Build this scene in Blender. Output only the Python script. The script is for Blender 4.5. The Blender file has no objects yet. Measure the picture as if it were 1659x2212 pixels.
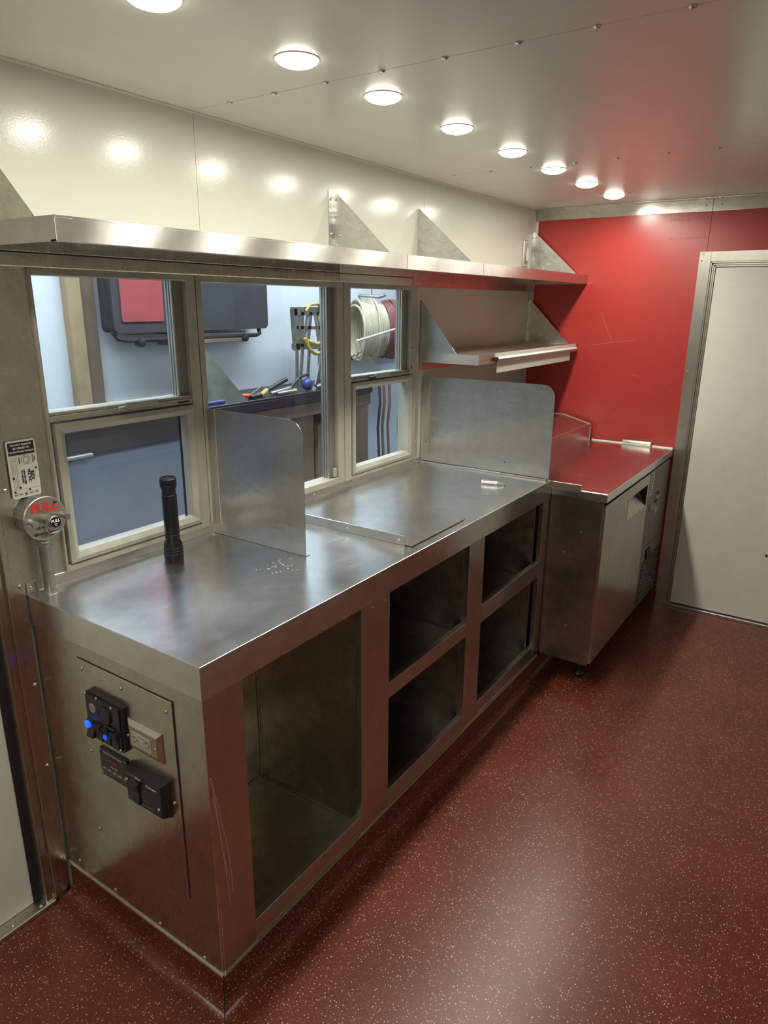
import bpy, bmesh, math, random
from mathutils import Vector, Matrix
random.seed(4)
S = bpy.context.scene
C = S.collection
PI = math.pi

# ------------------------------------------------------------------ camera
cam = bpy.data.cameras.new('camera'); cam_o = bpy.data.objects.new('camera', cam); C.objects.link(cam_o)
S.camera = cam_o
yaw, pitch, roll = -0.59422, -0.29232, 0.00909
fw = Vector((math.sin(yaw)*math.cos(pitch), math.cos(yaw)*math.cos(pitch), math.sin(pitch)))
rt = Vector((math.cos(yaw), -math.sin(yaw), 0)); up = rt.cross(fw)
r2 = rt*math.cos(roll) + up*math.sin(roll); u2 = -rt*math.sin(roll) + up*math.cos(roll)
m = Matrix((r2, u2, -fw)).transposed().to_4x4()
m.translation = Vector((1.6104, -0.8126, 1.5970))
cam_o.matrix_world = m
cam.sensor_fit = 'VERTICAL'; cam.sensor_height = 36.0
cam.lens = 1498.6/2212*36.0
cam.clip_start = 0.02

# ------------------------------------------------------------------ world and exposure
w = bpy.data.worlds.new('world'); S.world = w; w.use_nodes = True
w.node_tree.nodes['Background'].inputs[0].default_value = (0.55, 0.68, 0.9, 1)
w.node_tree.nodes['Background'].inputs[1].default_value = 0.35
S.view_settings.view_transform = 'Standard'; S.view_settings.look = 'None'
S.view_settings.gamma = 1.0; S.view_settings.use_curve_mapping = False
S.view_settings.exposure = 0.0
LAMP_W = 4.6         # each ceiling puck lamp, watts
LAMP_COL = (1.0, 0.95, 0.83)

def area(name, loc, rot, sx, sy, power, col, shape='RECTANGLE'):
    l = bpy.data.lights.new(name, 'AREA'); l.shape = shape; l.size = sx; l.size_y = sy
    l.energy = power; l.color = col
    o = bpy.data.objects.new(name, l); C.objects.link(o); o.location = loc; o.rotation_euler = rot
    return o
# strip lights of the garage the trailer stands in
area('garage_light', (-0.75, 1.6, 2.85), (0, math.radians(-14), 0), 0.5, 4.6, 200, (0.86, 0.93, 1.0))

# ------------------------------------------------------------------ materials
def newmat(name):
    m = bpy.data.materials.new(name); m.use_nodes = True
    nt = m.node_tree; b = nt.nodes['Principled BSDF']
    return m, nt, b
def N(nt, t, **kw):
    n = nt.nodes.new(t)
    for k, v in kw.items(): setattr(n, k, v)
    return n
def coords(nt, scale=(1, 1, 1)):
    tc = N(nt, 'ShaderNodeTexCoord'); mp = N(nt, 'ShaderNodeMapping')
    mp.inputs['Scale'].default_value = scale
    nt.links.new(tc.outputs['Object'], mp.inputs[0]); return mp.outputs[0]
def noise(nt, vec, scale, detail=2, rough=0.5):
    n = N(nt, 'ShaderNodeTexNoise'); n.inputs['Scale'].default_value = scale
    n.inputs['Detail'].default_value = detail; n.inputs['Roughness'].default_value = rough
    nt.links.new(vec, n.inputs['Vector']); return n.outputs['Fac']
def ramp(nt, fac, stops):
    r = N(nt, 'ShaderNodeValToRGB'); el = r.color_ramp.elements
    while len(el) < len(stops): el.new(0.5)
    for e, (p, c) in zip(el, stops):
        e.position = p; e.color = (c[0], c[1], c[2], 1) if isinstance(c, (tuple, list)) else (c, c, c, 1)
    nt.links.new(fac, r.inputs[0]); return r.outputs[0]
def bump(nt, b, h, strength, dist=0.001):
    n = N(nt, 'ShaderNodeBump'); n.inputs['Strength'].default_value = strength; n.inputs['Distance'].default_value = dist
    nt.links.new(h, n.inputs['Height']); nt.links.new(n.outputs[0], b.inputs['Normal'])

def plain(name, col, rough=0.5, metal=0.0, spec=0.5, emit=None, es=0):
    m, nt, b = newmat(name)
    b.inputs['Base Color'].default_value = (*col, 1); b.inputs['Roughness'].default_value = rough
    b.inputs['Metallic'].default_value = metal; b.inputs['Specular IOR Level'].default_value = spec
    if emit: b.inputs['Emission Color'].default_value = (*emit, 1); b.inputs['Emission Strength'].default_value = es
    return m
def steel(name, col=(0.60, 0.58, 0.54), rough=0.23, brush='y', vary=0.10, wave=0.10, dirt=0.12, aniso=0.8, grain=0.12):
    m, nt, b = newmat(name)
    st = {'x': (3, 90, 90), 'y': (90, 3, 90), 'z': (90, 90, 3)}[brush]
    v = coords(nt, st); fine = noise(nt, v, 9.0, 3, 0.7)
    v2 = coords(nt); big = noise(nt, v2, 5.5, 4, 0.6); mid = noise(nt, v2, 19, 4, 0.65)
    d = (1-dirt)
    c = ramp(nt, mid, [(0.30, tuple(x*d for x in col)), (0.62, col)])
    nt.links.new(c, b.inputs['Base Color'])
    b.inputs['Metallic'].default_value = 1.0
    mx = N(nt, 'ShaderNodeMath', operation='MULTIPLY_ADD'); nt.links.new(fine, mx.inputs[0])
    mx.inputs[1].default_value = vary; mx.inputs[2].default_value = rough - vary/2
    m2 = N(nt, 'ShaderNodeMath', operation='MULTIPLY_ADD'); nt.links.new(big, m2.inputs[0])
    m2.inputs[1].default_value = 0.14; nt.links.new(mx.outputs[0], m2.inputs[2])
    nt.links.new(m2.outputs[0], b.inputs['Roughness'])
    # panel waviness and brushing
    n1 = N(nt, 'ShaderNodeBump'); n1.inputs['Strength'].default_value = wave; n1.inputs['Distance'].default_value = 0.02
    nt.links.new(big, n1.inputs['Height'])
    n2 = N(nt, 'ShaderNodeBump'); n2.inputs['Strength'].default_value = grain; n2.inputs['Distance'].default_value = 0.0006
    nt.links.new(fine, n2.inputs['Height']); nt.links.new(n1.outputs[0], n2.inputs['Normal'])
    nt.links.new(n2.outputs[0], b.inputs['Normal'])
    # brushed sheet: highlights spread across the brushing direction
    cx = N(nt, 'ShaderNodeCombineXYZ')
    for i, t in enumerate({'y': (1, 0, 1), 'x': (0, 1, 1), 'z': (1, 1, 0)}[brush]): cx.inputs[i].default_value = t
    nt.links.new(cx.outputs[0], b.inputs['Tangent']); b.inputs['Anisotropic'].default_value = aniso
    return m
def painted(name, col, rough, spec=0.5, mark=0.03, orange=0.0, wave=0.0):
    m, nt, b = newmat(name)
    v = coords(nt); f = noise(nt, v, 7, 5, 0.7)
    c = ramp(nt, f, [(0.25, tuple(x*(1-mark*2) for x in col)), (0.6, col)])
    nt.links.new(c, b.inputs['Base Color']); b.inputs['Roughness'].default_value = rough
    b.inputs['Specular IOR Level'].default_value = spec
    n1 = N(nt, 'ShaderNodeBump'); n1.inputs['Strength'].default_value = wave; n1.inputs['Distance'].default_value = 0.02
    nt.links.new(noise(nt, v, 2.2, 1), n1.inputs['Height'])
    n2 = N(nt, 'ShaderNodeBump'); n2.inputs['Strength'].default_value = orange; n2.inputs['Distance'].default_value = 0.001
    nt.links.new(noise(nt, v, 260, 1), n2.inputs['Height']); nt.links.new(n1.outputs[0], n2.inputs['Normal'])
    nt.links.new(n2.outputs[0], b.inputs['Normal'])
    return m

M = {}
M['steel'] = steel('brushed_steel')
M['steel_z'] = steel('brushed_steel_upright', brush='z')
M['steel_x'] = steel('brushed_steel_cross', brush='x')
M['steel_top'] = steel('worktop_steel', col=(0.70, 0.70, 0.68), rough=0.17, brush='y', wave=0.05, vary=0.12, aniso=0.5)
M['steel_splash'] = steel('splash_steel', col=(0.56, 0.56, 0.53), rough=0.24, brush='z', wave=0.30)
M['steel_dull'] = steel('dull_steel', col=(0.66, 0.63, 0.54), rough=0.20, brush='z', vary=0.08, dirt=0.14, grain=0.03)
M['steel_lip'] = steel('shelf_steel', rough=0.33, brush='y', vary=0.06, wave=0.06, aniso=0.94, grain=0.06)
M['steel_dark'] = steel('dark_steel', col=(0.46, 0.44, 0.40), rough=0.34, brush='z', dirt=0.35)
M['fridge_side'] = steel('refrigerator_side_steel', col=(0.40, 0.37, 0.35), rough=0.30, brush='z', dirt=0.25)
M['machine_steel'] = steel('machine_cover_steel', col=(0.30, 0.29, 0.275), rough=0.38, brush='z', dirt=0.1, grain=0.04)
M['alu'] = steel('aluminium', col=(0.66, 0.64, 0.58), rough=0.36, brush='z', wave=0.02)
M['alu_x'] = steel('aluminium_trim', col=(0.66, 0.64, 0.58), rough=0.22, brush='x', wave=0.12)
M['frame'] = painted('window_frame_paint', (0.33, 0.315, 0.26), 0.36, mark=0.12)
M['frame_dark'] = plain('window_track', (0.16, 0.155, 0.13), 0.45)
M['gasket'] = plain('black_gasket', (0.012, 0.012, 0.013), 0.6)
M['cream'] = painted('cream_wall_paint', (0.42, 0.425, 0.37), 0.18, spec=0.28, mark=0.02, orange=0.10, wave=0.02)
M['ceil'] = painted('ceiling_paint', (0.60, 0.59, 0.54), 0.24, spec=0.7, mark=0.02, orange=0.06, wave=0.03)
M['red'] = painted('red_wall_paint', (0.37, 0.036, 0.032), 0.27, spec=0.5, mark=0.05, orange=0.05, wave=0.06)
M['white_door'] = painted('white_door_paint', (0.68, 0.68, 0.62), 0.40, mark=0.04, orange=0.4)
M['screw'] = plain('screw_metal', (0.55, 0.52, 0.46), 0.30, 1.0)
M['chrome'] = plain('chrome', (0.8, 0.8, 0.8), 0.12, 1.0)
M['black'] = plain('black_plastic', (0.014, 0.014, 0.016), 0.38)
M['black_soft'] = plain('black_anodised', (0.007, 0.007, 0.008), 0.38, spec=0.3)
M['black_gloss'] = plain('black_gloss', (0.010, 0.009, 0.010), 0.12)
M['badge_black'] = plain('badge_black', (0.006, 0.006, 0.006), 0.6, spec=0.1)
M['scratch'] = plain('scratched_steel', (0.62, 0.50, 0.46), 0.55, 0.6)
M['scuff'] = plain('red_scuff', (0.62, 0.22, 0.20), 0.5)
M['white_ink'] = plain('white_ink', (0.75, 0.75, 0.72), 0.5)
M['grey_ink'] = plain('grey_ink', (0.20, 0.20, 0.20), 0.5)
M['black_ink'] = plain('black_ink', (0.012, 0.012, 0.014), 0.5)
M['red_ink'] = plain('red_ink', (0.55, 0.02, 0.015), 0.45)
M['tag'] = plain('printed_tag', (0.62, 0.62, 0.55), 0.4)
M['white_plastic'] = plain('white_plastic', (0.50, 0.49, 0.44), 0.45)
M['beige_plastic'] = plain('beige_plastic', (0.42, 0.39, 0.32), 0.4)
M['galv'] = painted('galvanised', (0.36, 0.36, 0.33), 0.42, mark=0.25)
M['galv'].node_tree.nodes['Principled BSDF'].inputs['Metallic'].default_value = 0.85
M['led_blue'] = plain('blue_indicator', (0.02, 0.1, 0.8), 0.3, emit=(0.006, 0.05, 1.0), es=3)
M['led_blue2'] = plain('dim_blue_indicator', (0.02, 0.06, 0.6), 0.3, emit=(0.01, 0.06, 1.0), es=1.2)
M['lcd_red'] = plain('red_display', (0.09, 0.006, 0.012), 0.15)
M['lens'] = plain('lamp_lens', (0.9, 0.9, 0.86), 0.4, emit=(1.0, 0.95, 0.80), es=14)
M['wood'] = painted('timber', (0.36, 0.26, 0.15), 0.6, mark=0.15)
M['wood_dark'] = painted('brown_board', (0.17, 0.12, 0.09), 0.6, mark=0.15)
M['garage_wall'] = painted('garage_wall_paint', (0.62, 0.66, 0.71), 0.7, mark=0.04)
M['garage_floor'] = painted('garage_concrete', (0.25, 0.24, 0.23), 0.7, mark=0.1)
M['dark_cloth'] = painted('dark_grey_fabric', (0.035, 0.036, 0.042), 0.75, mark=0.2)
M['red_cloth'] = painted('red_fabric', (0.33, 0.05, 0.06), 0.7, mark=0.15)
M['yellow'] = painted('yellow_strap', (0.42, 0.32, 0.08), 0.6, mark=0.15)
M['blue_paint'] = painted('blue_grey_plastic', (0.27, 0.33, 0.47), 0.30, mark=0.1)
M['blue'] = plain('blue_rubber', (0.02, 0.03, 0.17), 0.4)
M['orange'] = plain('orange_plastic', (0.7, 0.08, 0.04), 0.4)
M['hose_cream'] = painted('cream_hose', (0.50, 0.46, 0.32), 0.5, mark=0.15)
M['hose_red'] = painted('brown_hose', (0.22, 0.08, 0.07), 0.5, mark=0.15)
M['card'] = painted('brown_cardboard', (0.24, 0.16, 0.12), 0.75, mark=0.1)
M['bench'] = plain('black_bench_paint', (0.014, 0.012, 0.015), 0.4)

# floor: red resin with pale flakes
def floor_mat():
    m, nt, b = newmat('red_speckled_resin')
    v = coords(nt)
    base = ramp(nt, noise(nt, v, 3.0, 5, 0.65), [(0.3, (0.098, 0.020, 0.011)), (0.7, (0.150, 0.031, 0.018))])
    prev = base
    for sc, th, pick, colr in ((165, 0.26, 0.70, (0.58, 0.42, 0.34)), (300, 0.30, 0.70, (0.34, 0.16, 0.12)), (85, 0.11, 0.80, (0.62, 0.50, 0.42))):
        vo = N(nt, 'ShaderNodeTexVoronoi'); vo.inputs['Scale'].default_value = sc
        nt.links.new(v, vo.inputs['Vector'])
        a = N(nt, 'ShaderNodeMath', operation='LESS_THAN'); nt.links.new(vo.outputs['Distance'], a.inputs[0]); a.inputs[1].default_value = th
        s = N(nt, 'ShaderNodeSeparateColor'); nt.links.new(vo.outputs['Color'], s.inputs[0])
        g = N(nt, 'ShaderNodeMath', operation='GREATER_THAN'); nt.links.new(s.outputs[0], g.inputs[0]); g.inputs[1].default_value = pick
        mu = N(nt, 'ShaderNodeMath', operation='MULTIPLY'); nt.links.new(a.outputs[0], mu.inputs[0]); nt.links.new(g.outputs[0], mu.inputs[1])
        mix = N(nt, 'ShaderNodeMix', data_type='RGBA'); nt.links.new(mu.outputs[0], mix.inputs['Factor'])
        nt.links.new(prev, mix.inputs['A']); mix.inputs['B'].default_value = (*colr, 1)
        prev = mix.outputs['Result']
    nt.links.new(prev, b.inputs['Base Color'])
    b.inputs['Roughness'].default_value = 0.30
    b.inputs['Specular IOR Level'].default_value = 0.42
    bump(nt, b, noise(nt, v, 160, 2), 0.16, 0.0012)
    return m
M['floor'] = floor_mat()
def glass_mat():
    m = bpy.data.materials.new('window_glass'); m.use_nodes = True; nt = m.node_tree
    nt.nodes.remove(nt.nodes['Principled BSDF']); out = nt.nodes['Material Output']
    t = N(nt, 'ShaderNodeBsdfTransparent'); t.inputs[0].default_value = (0.90, 0.94, 0.95, 1)
    g = N(nt, 'ShaderNodeBsdfGlossy'); g.inputs['Roughness'].default_value = 0.03
    ge = N(nt, 'ShaderNodeNewGeometry'); dp = N(nt, 'ShaderNodeVectorMath', operation='DOT_PRODUCT')
    nt.links.new(ge.outputs['Incoming'], dp.inputs[0]); nt.links.new(ge.outputs['True Normal'], dp.inputs[1])
    ab = N(nt, 'ShaderNodeMath', operation='ABSOLUTE'); nt.links.new(dp.outputs['Value'], ab.inputs[0])
    su = N(nt, 'ShaderNodeMath', operation='SUBTRACT'); su.inputs[0].default_value = 1.0; nt.links.new(ab.outputs[0], su.inputs[1])
    pw = N(nt, 'ShaderNodeMath', operation='POWER'); nt.links.new(su.outputs[0], pw.inputs[0]); pw.inputs[1].default_value = 5.0
    f = N(nt, 'ShaderNodeMath', operation='MULTIPLY_ADD'); nt.links.new(pw.outputs[0], f.inputs[0]); f.inputs[1].default_value = 0.9; f.inputs[2].default_value = 0.04
    a = N(nt, 'ShaderNodeMixShader')
    nt.links.new(f.outputs[0], a.inputs[0]); nt.links.new(t.outputs[0], a.inputs[1]); nt.links.new(g.outputs[0], a.inputs[2])
    nt.links.new(a.outputs[0], out.inputs[0]); return m
M['glass'] = glass_mat()
def hazy_glass():
    m = bpy.data.materials.new('dirty_window_glass'); m.use_nodes = True; nt = m.node_tree
    b = nt.nodes['Principled BSDF']; out = nt.nodes['Material Output']
    b.inputs['Base Color'].default_value = (0.55, 0.6, 0.65, 1); b.inputs['Roughness'].default_value = 0.2
    t = N(nt, 'ShaderNodeBsdfTransparent'); t.inputs[0].default_value = (0.86, 0.9, 0.95, 1)
    a = N(nt, 'ShaderNodeMixShader'); a.inputs[0].default_value = 0.10
    nt.links.new(t.outputs[0], a.inputs[1]); nt.links.new(b.outputs[0], a.inputs[2]); nt.links.new(a.outputs[0], out.inputs[0])
    return m
M['hazy'] = hazy_glass()

# ------------------------------------------------------------------ geometry helpers (world coordinates)
def box(bm, x0, x1, y0, y1, z0, z1, bev=0.0, seg=1):
    vs = [bm.verts.new((x, y, z)) for x in (x0, x1) for y in (y0, y1) for z in (z0, z1)]
    fs = [bm.faces.new([vs[i] for i in f]) for f in ((0, 1, 3, 2), (4, 6, 7, 5), (0, 4, 5, 1), (2, 3, 7, 6), (0, 2, 6, 4), (1, 5, 7, 3))]
    if bev:
        es = list({e for f in fs for e in f.edges})
        bmesh.ops.bevel(bm, geom=es, offset=bev, segments=seg, affect='EDGES', profile=0.5)
def prism(bm, pts, axis, a, b):
    """polygon pts (2-D in the two other axes, in x,y,z order) extruded along axis from a to b"""
    def P(p, t):
        if axis == 'x': return (t, p[0], p[1])
        if axis == 'y': return (p[0], t, p[1])
        return (p[0], p[1], t)
    A = [bm.verts.new(P(p, a)) for p in pts]; B = [bm.verts.new(P(p, b)) for p in pts]
    n = len(pts); bm.faces.new(A); bm.faces.new(B[::-1])
    for i in range(n): bm.faces.new((A[i], B[i], B[(i+1) % n], A[(i+1) % n]))
def rrect(u0, u1, v0, v1, r, which=(1, 1, 1, 1), n=6):
    """rounded rectangle; which = corner flags (u0v0, u1v0, u1v1, u0v1)"""
    pts = []
    cs = ((u0, v0, PI), (u1, v0, 1.5*PI), (u1, v1, 0), (u0, v1, 0.5*PI))
    sg = ((1, 1), (-1, 1), (-1, -1), (1, -1))
    for (cu, cv, a0), (su, sv), k in zip(cs, sg, which):
        if not k: pts.append((cu, cv)); continue
        for i in range(n+1):
            a = a0 + 0.5*PI*i/n
            pts.append((cu + su*r + r*math.cos(a), cv + sv*r + r*math.sin(a)))
    return pts
def cyl(bm, p, ax, r, h, r2=None, n=20):
    """cylinder from p along unit axis ax"""
    ax = Vector(ax).normalized(); t = ax.orthogonal().normalized(); b = ax.cross(t); p = Vector(p)
    r2 = r if r2 is None else r2
    A = [bm.verts.new(p + (t*math.cos(2*PI*i/n) + b*math.sin(2*PI*i/n))*r) for i in range(n)]
    B = [bm.verts.new(p + ax*h + (t*math.cos(2*PI*i/n) + b*math.sin(2*PI*i/n))*r2) for i in range(n)]
    bm.faces.new(A[::-1]); bm.faces.new(B)
    for i in range(n): bm.faces.new((A[i], A[(i+1) % n], B[(i+1) % n], B[i]))
def lathe(bm, p, ax, prof, n=28):
    ax = Vector(ax).normalized(); t = ax.orthogonal().normalized(); b = ax.cross(t); p = Vector(p)
    rings = []
    for (r, h) in prof:
        rings.append([bm.verts.new(p + ax*h + (t*math.cos(2*PI*i/n) + b*math.sin(2*PI*i/n))*max(r, 1e-5)) for i in range(n)])
    for A, B in zip(rings, rings[1:]):
        for i in range(n): bm.faces.new((A[i], A[(i+1) % n], B[(i+1) % n], B[i]))
    bm.faces.new(rings[0][::-1]); bm.faces.new(rings[-1])
def tube(bm, pts, r, n=8, closed=False):
    pts = [Vector(p) for p in pts]; rings = []; prev = None
    L = len(pts)
    for i, p in enumerate(pts):
        a = pts[i-1] if (i > 0 or closed) else p
        c = pts[(i+1) % L] if (i < L-1 or closed) else p
        d = (c-a).normalized()
        if prev is None: t = d.orthogonal().normalized()
        else: t = (prev - d*prev.dot(d)).normalized()
        prev = t; b = d.cross(t)
        rings.append([bm.verts.new(p + (t*math.cos(2*PI*k/n) + b*math.sin(2*PI*k/n))*r) for k in range(n)])
    rng = range(L) if closed else range(L-1)
    for i in rng:
        A, B = rings[i], rings[(i+1) % L]
        for k in range(n): bm.faces.new((A[k], A[(k+1) % n], B[(k+1) % n], B[k]))
    if not closed: bm.faces.new(rings[0][::-1]); bm.faces.new(rings[-1])
def bar(bm, a, b, w, h):
    """rectangular bar from a to b"""
    a = Vector(a); b = Vector(b); d = (b-a).normalized(); s = d.cross(Vector((0, 0, 1)))
    s = Vector((1, 0, 0)) if s.length < 1e-3 else s.normalized()
    u = s.cross(d); vs = []
    for p in (a, b):
        for q in ((-1, -1), (1, -1), (1, 1), (-1, 1)): vs.append(bm.verts.new(p + s*w/2*q[0] + u*h/2*q[1]))
    for f in ((0, 1, 2, 3), (7, 6, 5, 4), (0, 4, 5, 1), (1, 5, 6, 2), (2, 6, 7, 3), (3, 7, 4, 0)): bm.faces.new([vs[i] for i in f])

ORG = {}
def meta(o, label=None, cat=None, group=None, kind=None):
    if label: o['label'] = label
    if cat: o['category'] = cat
    if group: o['group'] = group
    if kind: o['kind'] = kind
    return o
def root(name, loc, label=None, cat=None, group=None, kind=None):
    o = bpy.data.objects.new(name, None); C.objects.link(o); o.location = loc; o.empty_display_size = 0.05
    ORG[o] = Vector(loc); return meta(o, label, cat, group, kind)
def obj(name, bm, mat, parent=None, origin=None, smooth=None, label=None):
    bmesh.ops.recalc_face_normals(bm, faces=bm.faces)
    me = bpy.data.meshes.new(name); bm.to_mesh(me); bm.free()
    o = bpy.data.objects.new(name, me); C.objects.link(o)
    me.materials.append(M[mat] if isinstance(mat, str) else mat)
    po = ORG[parent] if parent else Vector((0, 0, 0))
    if origin is None: origin = po if parent else Vector((0, 0, 0))
    origin = Vector(origin); me.transform(Matrix.Translation(-origin))
    if parent: o.parent = parent; o.location = origin - po
    else: o.location = origin
    ORG[o] = origin
    if smooth:
        for p in me.polygons: p.use_smooth = True
        try: me.set_sharp_from_angle(angle=math.radians(smooth))
        except Exception: pass
    if label: o['label'] = label
    return o
def mk(name, mat, parent, fn, *a, smooth=None, label=None, **k):
    bm = bmesh.new(); fn(bm, *a, **k); return obj(name, bm, mat, parent, smooth=smooth, label=label)
def pbox(name, mat, parent, *a, bev=0.001, label=None):
    return mk(name, mat, parent, box, *a, bev=bev, label=label)
_scr = {}
def screw(parent, pos, nrm, r=0.005, mat='screw'):
    key = (round(r, 4), tuple(nrm), mat)
    if key not in _scr:
        bm = bmesh.new(); lathe(bm, (0, 0, 0), nrm, [(r, 0), (r*0.98, r*0.18), (r*0.8, r*0.45), (r*0.45, r*0.62), (r*0.3, r*0.64), (r*0.25, r*0.35)], n=14)
        bmesh.ops.recalc_face_normals(bm, faces=bm.faces)
        me = bpy.data.meshes.new('screw'); bm.to_mesh(me); bm.free(); me.materials.append(M[mat])
        for p in me.polygons: p.use_smooth = True
        _scr[key] = me
    o = bpy.data.objects.new('screw', _scr[key]); C.objects.link(o); o.parent = parent
    o.location = Vector(pos) - ORG[parent]; return o
_basis = {'+x': (Vector((0, 1, 0)), Vector((0, 0, 1)), Vector((1, 0, 0))),      # face seen from +x
          '-y': (Vector((1, 0, 0)), Vector((0, 0, 1)), Vector((0, -1, 0))),     # face seen from -y
          '+z': (Vector((0, 1, 0)), Vector((-1, 0, 0)), Vector((0, 0, 1)))}
def text(s, size, pos, face, mat, parent, rot=0.0, align='CENTER', bold=0.0, name='lettering', sx=1.0, shear=0.0):
    cu = bpy.data.curves.new('t', 'FONT'); cu.body = s; cu.size = size; cu.align_x = align; cu.align_y = 'CENTER'
    cu.offset = bold; cu.extrude = 0.0002; cu.resolution_u = 2; cu.shear = shear
    t = bpy.data.objects.new('t', cu); C.objects.link(t); bpy.context.view_layer.update()
    me = bpy.data.meshes.new_from_object(t.evaluated_get(bpy.context.evaluated_depsgraph_get()))
    bpy.data.objects.remove(t)
    r, u, n = _basis[face]
    mt = Matrix((r, u, n)).transposed().to_4x4() @ Matrix.Rotation(rot, 4, 'Z') @ Matrix.Scale(sx, 4, (1, 0, 0))
    me.transform(mt); me.name = name
    me.materials.clear(); me.materials.append(M[mat])
    o = bpy.data.objects.new(name, me); C.objects.link(o); o.parent = parent; o.location = Vector(pos) - ORG[parent]
    return o

D, H, ZB, L, R, CE = 0.624, 0.902, 0.098, 1.886, 3.032, 2.088
XR, YF = 2.30, -2.20
# ================================================================== room shell
fl = root('floor', (1.1, 0.4, 0), kind='structure')
pbox('floor_slab', 'floor', fl, -0.05, XR, YF, R+0.05, -0.05, 0.0, bev=0)
# coved upstand of the same resin round the counter base
def cove(bm):
    r = 0.034
    prof = [(0.0, ZB), (0.0, r)] + [(r - r*math.cos(a), r - r*math.sin(a)) for a in [0.5*PI*i/8 for i in range(1, 9)]]
    # (d outward, z)
    path = lambda d: [(0.0, -d), (0.6075 + d, -d), (0.6075 + d, R)]
    rows = [[bm.verts.new((x+0.012, y+0.003, z+0.0004)) for x, y in path(d)] for d, z in prof]
    for A, B in zip(rows, rows[1:]):
        for i in range(2): bm.faces.new((A[i], A[i+1], B[i+1], B[i]))
bm = bmesh.new(); cove(bm); obj('coved_upstand', bm, 'floor', fl, smooth=50)

r_ = 0.034
mk('corner_seam', 'gasket', fl, tube, [(0.6195, 0.003, ZB-0.004), (0.6195, 0.003, 0.034)] + [(0.6195+r_-r_*math.cos(a), 0.003-r_+r_*math.cos(a), r_-r_*math.sin(a)+0.0004) for a in (0.4, 0.8, 1.2, 1.57)] + [(0.690, -0.066, 0.0004)], 0.0013, n=5)
ce = root('ceiling', (1.1, 0.4, CE), kind='structure')
pbox('ceiling_backing', 'ceil', ce, -0.05, XR, YF, R+0.05, CE+0.004, CE+0.05, bev=0)
for y0, y1 in ((YF, -0.594), (-0.592, 0.6250), (0.6268, 1.8490), (1.8508, R)):
    pbox('ceiling_panel', 'ceil', ce, 0.0, XR, y0, y1, CE, CE+0.004, bev=0)
for x in (0.148, 0.302, 0.464, 0.622, 0.781, 0.946, 1.101, 1.266): screw(ce, (x, 0.626, CE), (0, 0, -1), 0.0078)
for x in (0.133, 0.293, 0.457, 0.628, 0.778, 0.948, 1.106, 1.27): screw(ce, (x, 1.850, CE), (0, 0, -1), 0.0078)

wl = root('wall_left', (-0.03, 1, 0), kind='structure')
bm = bmesh.new()
for a in ((-0.06, -0.004, -0.05, 0.108, 0, CE), (-0.06, -0.004, 0.108, 1.80, 0, 0.928), (-0.06, -0.004, 0.108, 1.80, 1.676, CE), (-0.06, -0.004, 1.80, R+0.05, 0, CE),
          (-0.06, -0.004, YF, -0.05, 1.96, CE), (-0.06, -0.004, YF, -0.95, 0, 1.96)):
    box(bm, *a)
obj('wall_core', bm, 'cream', wl)
for y0, y1 in ((YF, -0.590), (-0.588, 0.6315), (0.6330, 1.8500), (1.8515, R)):
    pbox('wall_panel', 'cream', wl, -0.004, 0.0, y0, y1, 1.70 if y1 > 0 else 1.97, CE, bev=0)
pbox('wall_panel', 'cream', wl, -0.004, 0.0, 1.80, R, 0.80, 1.699, bev=0)
pbox('steel_cladding', 'steel_dull', wl, -0.004, 0.0, -0.035, 0.112, 0.90, 1.699, bev=0, label='dull stainless sheet beside the left window')
mk('ceiling_bead', 'cream', wl, tube, [(0.002, YF, CE-0.002), (0.002, R, CE-0.002)], 0.0045)
# steel strip and flat bar right of the windows
pbox('corner_strip', 'alu', wl, 0.0, 0.004, 1.795, 1.826, 0.93, 1.665, bev=0.0008)
for z in (1.00, 1.16, 1.30, 1.655): screw(wl, (0.004, 1.812, z), (1, 0, 0), 0.005)

wb = root('wall_back', (1.1, R, 0), kind='structure')
pbox('wall_core', 'red', wb, -0.05, XR, R+0.004, R+0.06, 0, CE, bev=0)
pbox('wall_panel', 'red', wb, 0.0, 0.8885, R, R+0.004, 0, CE, bev=0, label='glossy red panel left of the door')
pbox('wall_panel', 'red', wb, 0.8905, XR, R, R+0.004, 1.80, CE, bev=0, label='glossy red panel above the door')
pbox('wall_panel', 'red', wb, 1.80, XR, R, R+0.004, 0, 1.799, bev=0)
# raised scars of torn-off stick-on lettering
bm = bmesh.new()
for (xa, xb, z0, zh) in ((0.700, 0.790, 2.000, 0.012), (0.815, 0.885, 2.004, 0.012), (0.700, 0.880, 1.915, 0.009)):
    x = xa
    while x < xb:
        a = random.uniform(-0.9, 0.9); l = random.uniform(0.003, 0.008)*zh/0.010
        zz = z0 + random.uniform(-zh/2, zh/2)
        bar(bm, (x, R-0.0006, zz), (x+l*math.cos(a), R-0.0006, zz+l*math.sin(a)), 0.0022, 0.0024)
        x += 0.0032
obj('adhesive_scars', bm, 'red', wb)['kind'] = 'stuff'
for a, b in (((0.372, 1.390), (0.590, 1.422)), ((0.601, 1.243), (0.637, 1.232)), ((0.400, 1.560), (0.470, 1.420)), ((0.52, 1.02), (0.535, 1.035)), ((0.44, 0.94), (0.455, 0.955)), ((0.80, 1.17), (0.806, 1.18)), ((0.62, 2.005), (0.622, 1.975))):
    mk('scuff', 'scuff', wb, tube, [(a[0], R, a[1]), ((a[0]+b[0])/2, R, (a[1]+b[1])/2+0.002), (b[0], R, b[1])], 0.0006, n=4)
pbox('corner_strip', 'alu', wb, 0.0, 0.014, R-0.003, R, 1.30, 2.03, bev=0.0005)

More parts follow.
